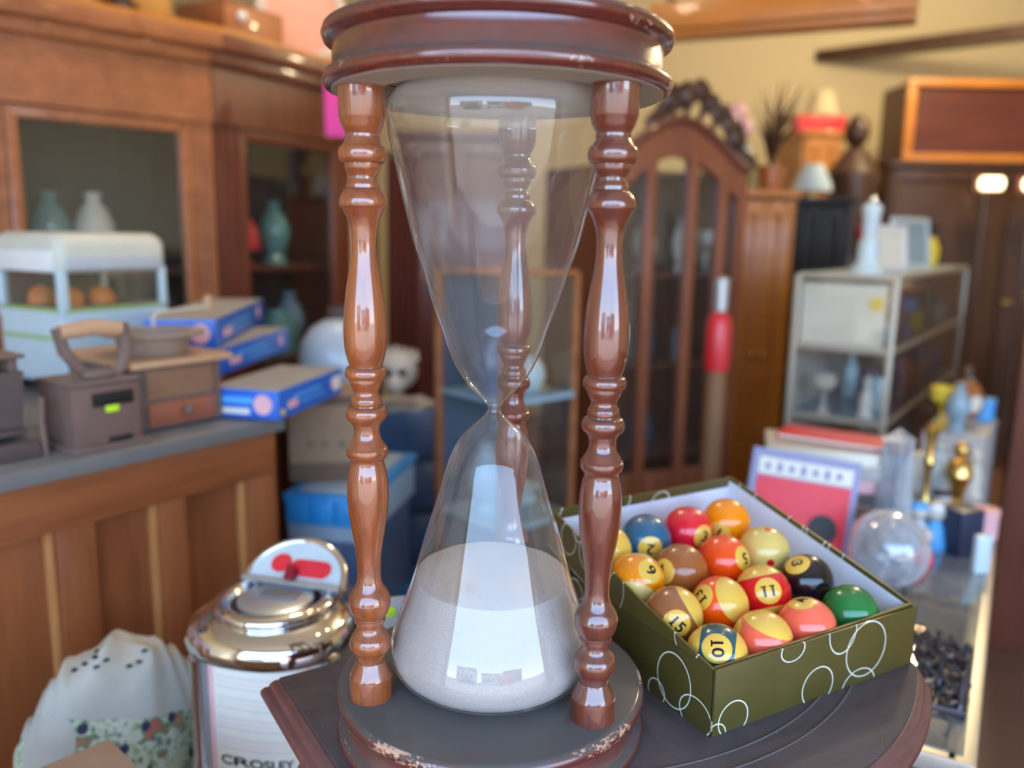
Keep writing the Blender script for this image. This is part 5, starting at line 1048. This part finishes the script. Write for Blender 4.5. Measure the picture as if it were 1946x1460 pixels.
for (c, s_) in (((w_/2, 0, 0.018), (w_, 0.03, 0.036)), ((w_/2, 0, h_-0.014), (w_, 0.03, 0.034)), ((0.022, 0, h_/2), (0.044, 0.03, h_-0.066)), ((w_-0.022, 0, h_/2), (0.044, 0.03, h_-0.066))):
    bm = B(); box(bm, c, s_, 0, 0.003); obj('frame_rail', bm, M['orangewood'], t)
# overhead board
bm = B(); Pa, Pb = Vector((0.481, 3.200, 1.157)), Vector((1.294, 2.860, 1.165)); dv = (Pb-Pa)
t = thing('hanging_shelf', 'orange varnished wooden shelf hanging from the ceiling at the top right', 'shelf', (Pa.x, Pa.y, Pa.z), math.atan2(dv.y, dv.x))
L = dv.xy.length
bm = B(); box(bm, (L/2, 0.05, 0.0), (L, 0.10, 0.05), 0, 0.004); obj('board', bm, M['orangewood'], t)
bm = B(); box(bm, (L/2, -0.012, 0.045), (L, 0.02, 0.09), 0, 0.004); obj('front_lip', bm, M['orangewood'], t)
for x in (0.05, L-0.05):
    bm = B(); box(bm, (x, 0.10, (2.10-Pa.z)/2+0.02), (0.03, 0.03, 2.10-Pa.z-0.04)); obj('hanger', bm, M['darkwood'], t, 0)

# ---------------------------------------------------------------- upright showcase at right
SO = Vector((1.04, 2.25, 0))
def sl(x, y, z): p = SO + DV*x + NV*y; return (p.x, p.y, z)
t = thing('upright_showcase', 'upright glass showcase full of small ornaments right of the black cabinet', 'showcase', (SO.x, SO.y, FZ), DA)
SH = 0.325-FZ; SL, SW = 1.25, 0.28
for (x, y) in ((0.008, 0.008), (SL-0.008, 0.008), (0.008, SW-0.008), (SL-0.008, SW-0.008)): bm = B(); box(bm, (x, y, SH/2), (0.016, 0.016, SH), 0, 0.002); obj('corner_post', bm, M['alu'], t)
for z in (0.05, 0.44, 0.665, 0.87, SH): 
    bm = B(); box(bm, (SL/2, SW/2, z), (SL-0.02, SW-0.02, 0.006)); obj('shelf', bm, M['offwhite'] if z in (0.05,) else M['binclear'], t, 0)
    bm = B(); box(bm, (SL/2, 0.004, z), (SL-0.03, 0.008, 0.014)); box(bm, (0.004, SW/2, z), (0.008, SW-0.03, 0.014)); obj('edge_rail', bm, M['alu'], t, 0)
bm = B(); box(bm, (SL/2, 0.0035, SH/2+0.02), (SL-0.03, 0.003, SH-0.06)); obj('pane', bm, M['pane'], t, 0)
bm = B(); box(bm, (0.0035, SW/2, SH/2+0.02), (0.003, SW-0.03, SH-0.06)); obj('pane', bm, M['pane'], t, 0)
bm = B(); box(bm, (SL/2, SW-0.004, SH/2), (SL-0.03, 0.004, SH-0.02)); obj('back_panel', bm, M['offwhite'], t, 0)
bm = B(); box(bm, (0.016, SW/2+0.005, 0.965), (0.002, SW-0.05, 0.175)); obj('paper_lining', bm, M['paper'], t, 0)['label'] = 'cream paper taped inside the end of the showcase'  # ivory paper in its own plain colour
bm = B(); lathe(bm, [(0, 0), (0.020, 0), (0.020, 0.002), (0, 0.002)], 16, M=Matrix.Translation((0.013, 0.055, 1.00)) @ Matrix.Rotation(-PI/2, 4, 'Y')); obj('yellow_sticker', bm, M['yellow'], t)
names = ['china_figurine', 'glass_bottle', 'storage_jar', 'footed_glass', 'flower_vase', 'tin_box']
cats = {'china_figurine': 'figurine', 'glass_bottle': 'bottle', 'storage_jar': 'jar', 'footed_glass': 'goblet', 'flower_vase': 'vase', 'tin_box': 'tin'}
cols = [('white', 'white'), ('greyblue', 'grey blue'), ('bintub', 'blue'), ('pinkpale', 'pink'), ('yellow', 'yellow'), ('buswhite', 'ice blue'), ('amber', 'amber'), ('offwhite', 'ivory'), ('orange', 'orange'), ('leafgreen', 'green'), ('navy', 'navy'), ('bluelight', 'sky blue')]
FP = [(0, 0), (0.022, 0), (0.024, 0.006), (0.016, 0.02), (0.020, 0.05), (0.012, 0.08), (0.006, 0.088), (0.012, 0.095), (0.014, 0.108), (0.008, 0.12), (0, 0.122)]
TP = [(0, 0), (0.028, 0), (0.028, 0.05), (0.029, 0.05), (0.029, 0.062), (0, 0.064)]
profs = {'china_figurine': FP, 'glass_bottle': BP, 'storage_jar': [(r*0.6, z*0.75) for r, z in JP], 'footed_glass': [(r*0.7, z*0.8) for r, z in PLP], 'flower_vase': [(r*0.7, z*0.75) for r, z in VP], 'tin_box': TP}
random.seed(11)
shelfword = {0.05: 'bottom', 0.44: 'second', 0.665: 'third', 0.87: 'top'}
posw = ['nearest end', 'near the close corner', 'left of centre', 'centre', 'right of centre', 'farther along', 'near the far end', 'far end']
for z in (0.05, 0.44, 0.665, 0.87):
    for i in range(8):
        for row in (0, 1):
            if row == 1 and i not in (0, 2, 4): continue
            nm = names[(i*2+row*3+int(z*100)) % 6]; mk, cw = cols[(i*5+row*7+int(z*37)) % 12]
            x = 0.065+0.15*i; y = 0.07 if row == 0 else 0.19
            one(nm, '%s %s on the %s shelf of the showcase, %s%s' % (cw, cats[nm], shelfword[z], posw[i], '' if row == 0 else ', back row'), cats[nm], sl(x, y, FZ+z+0.0038), profs[nm], M[mk], 'ornaments in the upright showcase', 16)
# things on top of the showcase
t = thing('white_statuette', 'slim white tower shaped statuette standing on the upright showcase', 'statuette', sl(0.06, 0.10, 0.3295))
bm = B(); lathe(bm, [(0, 0), (0.045, 0), (0.045, 0.015), (0.030, 0.03), (0.028, 0.09), (0.020, 0.10), (0.024, 0.16), (0.028, 0.18), (0.024, 0.19), (0.010, 0.20), (0, 0.22)], 20); obj('figure_body', bm, M['buswhite'], t)
def frame_thing(label, loc, w_, h_, rot, mf_, mi):
    t = thing('framed_picture', label, 'picture', loc, rot, 'frames on the showcase'); b_ = 0.014; TLT = Matrix.Rotation(-0.12, 4, 'X')
    for (c, s_) in (((0, 0, b_/2), (w_, 0.012, b_)), ((0, 0, h_-b_/2), (w_, 0.012, b_)), ((-w_/2+b_/2, 0, h_/2), (b_, 0.012, h_-2*b_)), ((w_/2-b_/2, 0, h_/2), (b_, 0.012, h_-2*b_))):
        bm = B(); box(bm, c, s_, 0, 0.001); bm.transform(TLT); obj('frame_rail', bm, mf_, t)
    bm = B(); box(bm, (0, 0.003, h_/2), (w_-0.02, 0.004, h_-0.02)); bm.transform(TLT); obj('picture_panel', bm, mi, t, 0)
frame_thing('white framed cream picture on the showcase, beside the white statuette', sl(0.34, 0.10, 0.330), 0.19, 0.14, DA-0.35, M['white'], M['paper'])
frame_thing('pale blue white picture frame farther along the showcase top', sl(0.68, 0.10, 0.330), 0.26, 0.17, DA-0.25, M['buswhite'], M['greyblue'])
one('yellow_jar', 'small yellow jar on the showcase top beside the farther frame', 'jar', sl(0.98, 0.10, 0.329), [(r*0.6, z*0.8) for r, z in JP], M['yellow'])
one('black_bottle', 'black bottle at the far end of the showcase top', 'bottle', sl(1.15, 0.12, 0.329), [(r*1.6, z) for r, z in BP], M['black'])

# brown counter end further right
slab('dark_side_cabinet', 'long dark brown cabinet running along the right edge of the view', 'cabinet', (1.90, 2.75, FZ), (1.3, 0.35, 0.98), M['cabdark'], 1.03, 0.006)

# ---------------------------------------------------------------- low glass counter case
KO = Vector((0.570, 0.906, -0.200)); KO.z = 0; KF = Vector((1.171, 1.902, -0.200)); KF.z = 0; KD = (KF-KO).normalized(); KN = Vector((-KD.y, KD.x, 0)); KAo = math.atan2(KD.y, KD.x); KT = -0.20
def kl(x, y, z=KT+0.0035): p = KO + KD*x + KN*y; return (p.x, p.y, z)
def kg(p, z=KT+0.0035): return (p[0], p[1], z)
t = thing('glass_counter', 'low glass counter case with champagne metal edges at the lower right', 'counter', (KO.x, KO.y, FZ), KAo); kh = KT-FZ; kL, kW = (KF-KO).length, 0.50
for (x, y) in ((0.010, 0.010), (kL-0.010, 0.010), (0.010, kW-0.010), (kL-0.010, kW-0.010)): bm = B(); box(bm, (x, y, kh/2-0.01), (0.02, 0.02, kh-0.02), 0, 0.003); obj('corner_post', bm, M['alu'], t)
for (c, s_) in (((kL/2, 0.017, kh-0.012), (kL, 0.034, 0.026)), ((kL/2, kW-0.010, kh-0.012), (kL, 0.034, 0.026)), ((0.010, kW/2, kh-0.012), (0.022, kW-0.042, 0.026)), ((kL-0.010, kW/2, kh-0.012), (0.022, kW-0.042, 0.026))):
    bm = B(); box(bm, c, s_, 0, 0.003); obj('edge_rail', bm, M['alu'], t)
bm = B(); box(bm, (kL/2, kW/2, kh), (kL-0.03, kW-0.03, 0.006), 0, 0.001); obj('top_pane', bm, thin_glass('counter_top_glass', (0.55, 0.60, 0.62), 2.0, 0.30, (0.34, 0.36, 0.38), 0.04, 8), t)
bm = B(); box(bm, (kL/2, 0.008, kh/2), (kL-0.05, 0.004, kh-0.05)); obj('side_pane', bm, thin_glass('counter_side_glass', (0.8, 0.85, 0.85), 2.0, 0.25, (0.5, 0.5, 0.48), 0.04, 6), t, 0)
bm = B(); box(bm, (kL/2, kW/2, 0.03), (kL-0.04, kW-0.04, 0.06)); obj('base_panel', bm, M['rustdark'], t, 0)
bm = B(); box(bm, (kL/2, kW/2, 0.30), (kL-0.05, kW-0.05, 0.006)); obj('shelf', bm, M['navy'], t, 0)
random.seed(21)
for i in range(5):
    mk, cw = cols[(i*3+2) % 12]
    one('tin_box', '%s tin on the shelf inside the low glass counter, place %s' % (cw, ['first from the near end', 'second along', 'in the middle', 'fourth along', 'at the far end'][i]), 'tin', kl(0.12+0.2*i, 0.18, FZ+0.304), TP, M[mk], 'tins inside the glass counter', 16)
# crystal ball
t = thing('crystal_ball', 'clear crystal ball on a low ring stand, right of the ball tray', 'ball', kg((0.680, 1.414, -0.196))); 
cbx = Vector(t.location)
bm = B(); lathe(bm, [(0.028, 0.0), (0.038, 0.0), (0.036, 0.014), (0.030, 0.016), (0.028, 0.0)], 28, cap=False); obj('ring_stand', bm, M['bronze'], t)
bm = B(); ball(bm, (0, 0, 0.078), 0.069, u=40, v=24); obj('sphere', bm, M['clear'], t, 90)
bm = B()
random.seed(2)
for i in range(14): ball(bm, (0.035*(random.random()-.5)*2, 0.03*(random.random()-.5)*2, 0.075+0.035*(random.random()-.5)*2), 0.007+0.008*random.random(), u=8, v=6)
obj('bubble_cluster', bm, M['greyblue'], t)
# obelisk
t = thing('glass_obelisk', 'tall clear crystal obelisk standing behind the crystal ball', 'obelisk', kg((0.774, 1.609, -0.196)), 0.6)
bm = B(); vs = box(bm, (0, 0, 0.115), (0.068, 0.05, 0.23), taper=0.72); lathe(bm, [(0.036, 0), (0, 0.026)], 4, M=Matrix.Translation((0, 0, 0.2302)) @ Matrix.Rotation(PI/4, 4, 'Z') @ Matrix.Scale(0.95, 4)); obj('shaft', bm, thin_glass('frosty_crystal', (0.8, 0.85, 0.9), 4.0, 0.95, (0.55, 0.60, 0.64), 0.05, 12), t, 20)
bm = B(); box(bm, (0, 0, 0.06), (0.012, 0.004, 0.05), taper=0.3); obj('blue_inclusion', bm, M['bluelight'], t)
# book in lilac cover
t = thing('picture_book', 'hardback with a lilac grey border and red cover, propped up behind the ball tray', 'book', kg((0.534, 1.492, -0.196)), -0.12)
LMb = Matrix.Rotation(math.radians(-12), 4, 'X') @ Matrix.Rotation(math.radians(7), 4, 'Y')
LMb = Matrix.Translation((0, 0, 0.014)) @ LMb
def bp(nm, c, s_, m, par, **k):
    bm = B(); box(bm, c, s_, 0, 0.0008); bm.transform(LMb); return obj(nm, bm, m, par)
cv = bp('cover', (0, 0, 0.105), (0.200, 0.018, 0.21), M['lilac'], t)
bp('white_band', (0, -0.0095, 0.178), (0.174, 0.0016, 0.032), M['paper'], cv); bp('red_field', (0.0, -0.0095, 0.085), (0.174, 0.0016, 0.148), M['redprint'], cv)
for k in range(7): bp('letter_mark', (-0.07+0.022*k, -0.0110, 0.178), (0.010, 0.0012, 0.018 if k % 2 else 0.013), M['lilac'], cv)
bm = B(); lathe(bm, [(0, 0), (0.028, 0), (0.028, 0.0016), (0, 0.0016)], 20, M=LMb @ Matrix.Translation((0.045, -0.0100, 0.075)) @ Matrix.Rotation(PI/2, 4, 'X')); obj('black_emblem', bm, M['black'], cv)
# magazines
for k in range(7):
    w_ = [0.25, 0.24, 0.26, 0.23, 0.25, 0.22, 0.24][k]; hh = [0.03, 0.028, 0.03, 0.026, 0.03, 0.028, 0.024][k]; z = KT+0.0035+sum([0.03, 0.028, 0.03, 0.026, 0.03, 0.028, 0.024][:k])
    mk = ['darkwood', 'greypaper', 'carddark', 'rustdark', 'pinkpale', 'greypaper', 'paper'][k]
    t = thing('magazine_volume', '%s volume %s in the pile behind the lilac book' % (['dark brown', 'grey', 'brown', 'black brown', 'pinkish', 'light grey', 'ivory'][k], ['at the bottom', 'second from below', 'third from below', 'fourth from below', 'fifth from below', 'second from the top', 'on top'][k]), 'book', kg((0.671, 1.727, -0.196), z), KAo-1.35+0.10*math.sin(k*2.2), 'pile of volumes behind the book')
    bm = B(); box(bm, (0, 0, hh/2), (w_, 0.17, hh-0.001), 0, 0.002); obj('page_block', bm, M['paper'] if k % 2 else M['greypaper'], t)
    bm = B(); box(bm, (0, -0.086, hh/2), (w_+0.004, 0.003, hh-0.001), 0, 0.0005); obj('spine', bm, M[mk], t)
zt2 = KT+0.0035+0.196
t = thing('red_folder', 'slim red folder lying slanted on top of the pile of volumes', 'folder', kg((0.697, 1.728, -0.196), zt2+0.001), KAo-1.60)
bm = B(); box(bm, (0.01, 0, 0.007), (0.25, 0.10, 0.013), 0, 0.002); obj('cover', bm, M['red'], t)
bm = B(); box(bm, (0.01, -0.0505, 0.007), (0.24, 0.002, 0.006)); obj('page_edge', bm, M['paper'], t)
# brass candlestick
t = thing('brass_candlestick', 'slender brass candlestick behind the crystal obelisk', 'candlestick', kg((0.905, 1.737, -0.196)))
bm = B(); lathe(bm, [(0, 0), (0.035, 0), (0.036, 0.006), (0.012, 0.02), (0.008, 0.05), (0.014, 0.065), (0.008, 0.08), (0.006, 0.13), (0.013, 0.15), (0.007, 0.165), (0.010, 0.20), (0.016, 0.225), (0.011, 0.235), (0, 0.235)], 24); obj('stem', bm, M['brass'], t)
t = thing('brass_figure', 'small rounded brass figure right of the candlestick', 'figurine', kg((1.049, 1.874, -0.196)))
bm = B(); lathe(bm, [(0, 0), (0.03, 0), (0.026, 0.01), (0.012, 0.03), (0.018, 0.06), (0.030, 0.085), (0.024, 0.115), (0.010, 0.13), (0, 0.135)], 20); obj('figure_body', bm, M['brass'], t)
bm = B(); ball(bm, (0, 0, 0.145), 0.018); obj('head', bm, M['brass'], t)
# dolls
for k, (q, mb_, mh, lb) in enumerate((((0.836, 1.626, -0.196), 'buswhite', 'bluelight', 'blue and white painted doll, nearest the obelisk'), ((0.871, 1.621, -0.196), 'bluelight', 'white', 'sky blue painted doll with a white head'), ((0.808, 1.536, -0.196), 'redprint', 'offwhite', 'small doll with a red skirt near the crystal ball'), ((0.929, 1.715, -0.196), 'white', 'navy', 'white doll with a navy cap behind the others'))):
    t = thing('painted_doll', lb, 'doll', kg(q), 0, 'painted dolls on the glass counter')
    s_ = 0.9 if k == 2 else 1.25
    bm = B(); lathe(bm, [(0, 0), (0.020*s_, 0), (0.022*s_, 0.01), (0.016*s_, 0.035*s_), (0.010*s_, 0.048*s_), (0, 0.05*s_)], 16); obj('doll_body', bm, M[mb_], t)
    bm = B(); ball(bm, (0, 0, 0.062*s_), 0.015*s_, u=14, v=8); hd = obj('head', bm, M['offwhite'], t)
    bm = B(); ball(bm, (0, 0.002, 0.068*s_), 0.0155*s_, 1, 1, 0.7, u=14, v=8); obj('hair', bm, M[mh], hd)
slab('navy_box', 'dark navy gift box on the glass counter beside the metal edge', 'box', kg((0.914, 1.600, -0.196)), (0.060, 0.05, 0.095), M['navy'], KAo-0.7)
slab('price_card', 'pale blue price card standing at the edge of the glass counter', 'card', kg((0.900, 1.499, -0.196)), (0.030, 0.012, 0.075), M['buswhite'], KAo-0.9, 0.001)
one('red_button_cap', 'small red cap on the edge of the glass counter', 'cap', kg((1.081, 1.814, -0.196)), [(0, 0), (0.012, 0), (0.012, 0.014), (0.006, 0.02), (0, 0.02)], M['red'])
# round brown flask
t = thing('round_brown_flask', 'round brown flask with a pale flower motif at the far right', 'flask', sl(0.18, -0.165, -0.087), 0.35)
bm = B(); ball(bm, (0, 0, 0.068), 0.062, 1, 0.6, 1.0, u=28, v=18); obj('flask_body', bm, M['amber'], t)
bm = B(); lathe(bm, [(0, 0.12), (0.013, 0.12), (0.011, 0.155), (0.016, 0.165), (0, 0.168)], 16); obj('neck', bm, M['carddark'], t)
bm = B()
for k in range(6): ball(bm, (0.014*math.cos(k*PI/3), -0.037, 0.066+0.014*math.sin(k*PI/3)), 0.011, 1, 0.3, 1, u=10, v=6)
obj('flower_motif', bm, M['paper'], t)
slab('display_plinth', 'grey display plinth under the round brown flask', 'plinth', sl(0.18, -0.165, FZ), (0.30, 0.15, -0.088-FZ), M['greypaper'], DA)
for k, (x, y, nm, mk, lb) in enumerate(((0.065, -0.165, 'flower_vase', 'greyblue', 'grey blue vase left of the round brown flask'), (0.285, -0.16, 'china_figurine', 'white', 'white figurine right of the round brown flask'), (0.11, -0.12, 'footed_glass', 'yellow', 'yellow goblet behind the grey blue vase on the grey plinth'), (0.30, -0.205, 'tin_box', 'bluelight', 'sky blue tin at the corner of the grey plinth'))):
    one(nm, lb, cats[nm], sl(x, y, -0.0875), profs[nm], M[mk])

for (u, v_, nm, mk, lb) in ((1712, 985, 'china_figurine', 'white', 'white figurine left of the brass candlestick on the glass counter'), (1700, 948, 'flower_vase', 'bluelight', 'sky blue vase far along the glass counter, left side'), (1728, 930, 'storage_jar', 'offwhite', 'ivory jar at the back of the glass counter'), (1775, 945, 'flower_vase', 'buswhite', 'ice blue vase between candlestick and brass figure'),
        (1842, 945, 'china_figurine', 'offwhite', 'ivory figurine right of the brass figure'), (1862, 1005, 'tin_box', 'pinkpale', 'pink tin near the metal edge of the glass counter'), (1655, 968, 'storage_jar', 'buswhite', 'ice blue jar behind the obelisk, left of it')):
    p_ = {(1712,985):(0.890, 1.805, -0.196),(1700,948):(0.933, 1.939, -0.196),(1728,930):(1.016, 2.006, -0.196),(1775,945):(1.041, 1.953, -0.196),(1842,945):(1.140, 1.970, -0.196),(1862,1005):(1.013, 1.694, -0.196),(1655,968):(0.852, 1.876, -0.196)}[(u, v_)]
    one(nm, lb, cats[nm], kg(p_), profs[nm], M[mk])
# ornate cast metal scrollwork lying on the near end of the glass counter
t = thing('cast_metal_stand', 'dark ornate cast metal scrollwork stand between the side table and glass counter edge', 'stand', kg((0.598, 1.077, -0.196)), KAo); t.scale = (0.62, 0.45, 0.8)
def spiral(cx, cy, z, r, turns=1.6, dirn=1, a0=0.0, n=26):
    return [(cx+dirn*(r*(1-0.8*i/n))*math.cos(a0+turns*2*PI*i/n), cy+(r*(1-0.8*i/n))*math.sin(a0+turns*2*PI*i/n), z) for i in range(n+1)]
k = 0
for (cx, cy, r, z) in ((-0.05, -0.06, 0.035, 0.01), (0.03, -0.07, 0.040, 0.012), (0.10, -0.05, 0.035, 0.02), (-0.02, 0.02, 0.035, 0.03), (0.06, 0.03, 0.040, 0.035), (0.13, 0.04, 0.03, 0.03), (-0.08, 0.05, 0.035, 0.02), (0.20, -0.04, 0.035, 0.012), (0.21, 0.05, 0.03, 0.02)):
    bm = B(); tube(bm, spiral(cx, cy, z, r, dirn=1 if k % 2 else -1, a0=k*1.1), 0.006, 7); tube(bm, [(cx, cy+r, z), (cx+0.02, cy+r*0.3, z+0.02), (cx, cy-r, z)], 0.005, 6); obj('scroll', bm, M['bronze'], t); k += 1
for (x0, y0) in ((-0.08, -0.085), (0.0, -0.09), (0.08, -0.085), (0.02, -0.02), (0.12, 0.0)):
    bm = B(); lathe(bm, [(0, 0), (0.012, 0), (0.014, 0.008), (0.007, 0.02), (0.011, 0.04), (0.006, 0.06), (0.010, 0.072), (0, 0.078)], 12, (x0, y0, 0)); obj('cast_knob', bm, M['bronze'], t)
bm = B(); tube(bm, [(-0.10, -0.10, 0.008), (0.24, -0.10, 0.008), (0.24, 0.09, 0.008), (-0.10, 0.09, 0.008)], 0.007, 8, closed=True); obj('rim_bar', bm, M['bronze'], t)

# warm bulbs overhead: first two mirrored in the balls, last two added for fill
for k, (x, y) in enumerate(((0.75, 1.35), (1.05, 1.9), (-0.20, 2.35), (2.30, 3.75))):
    t = thing('pendant_bulb', ['nearest', 'second nearest', 'leftmost added', 'farthest added'][k]+' warm pendant bulb hanging overhead, seen only as a glint', 'lamp', (x, y, 2.099), 0, 'warm pendant bulbs')
    bm = B(); tube(bm, [(0, 0, 0), (0, 0, -0.5)], 0.003, 6); obj('cord', bm, M['black'], t)
    bm = B(); lathe(bm, [(0, -0.5), (0.014, -0.5), (0.014, -0.54), (0, -0.54)], 12); obj('socket', bm, M['brass'], t)
    bm = B(); ball(bm, (0, 0, -0.57), 0.03, u=16, v=10); obj('glowing_bulb', bm, M['bulb'], t)
# green price tag on the side table by the hourglass
t = thing('lime_price_tag', 'small fluorescent lime price dot on a grey card beside the left post', 'tag', (-0.142, 0.905, -0.019), 0.2)
tq = (-0.142, 0.905, -0.019)
bm = B(); box(bm, (0, 0, 0.0), (0.05, 0.003, 0.055), 0, 0.0008); obj('card_panel', bm, M['greypaper'], t)
bm = B(); ball(bm, (0.003, -0.002, 0.010), 0.0075, 1.1, 0.15, 0.9, u=14, v=8); obj('price_dot', bm, M['lime'], t)
bm = B(); tube(bm, [(0, 0, -0.027), (0, 0, FZ-tq[2])], 0.003, 6); obj('wire_stem', bm, M['silver'], t)
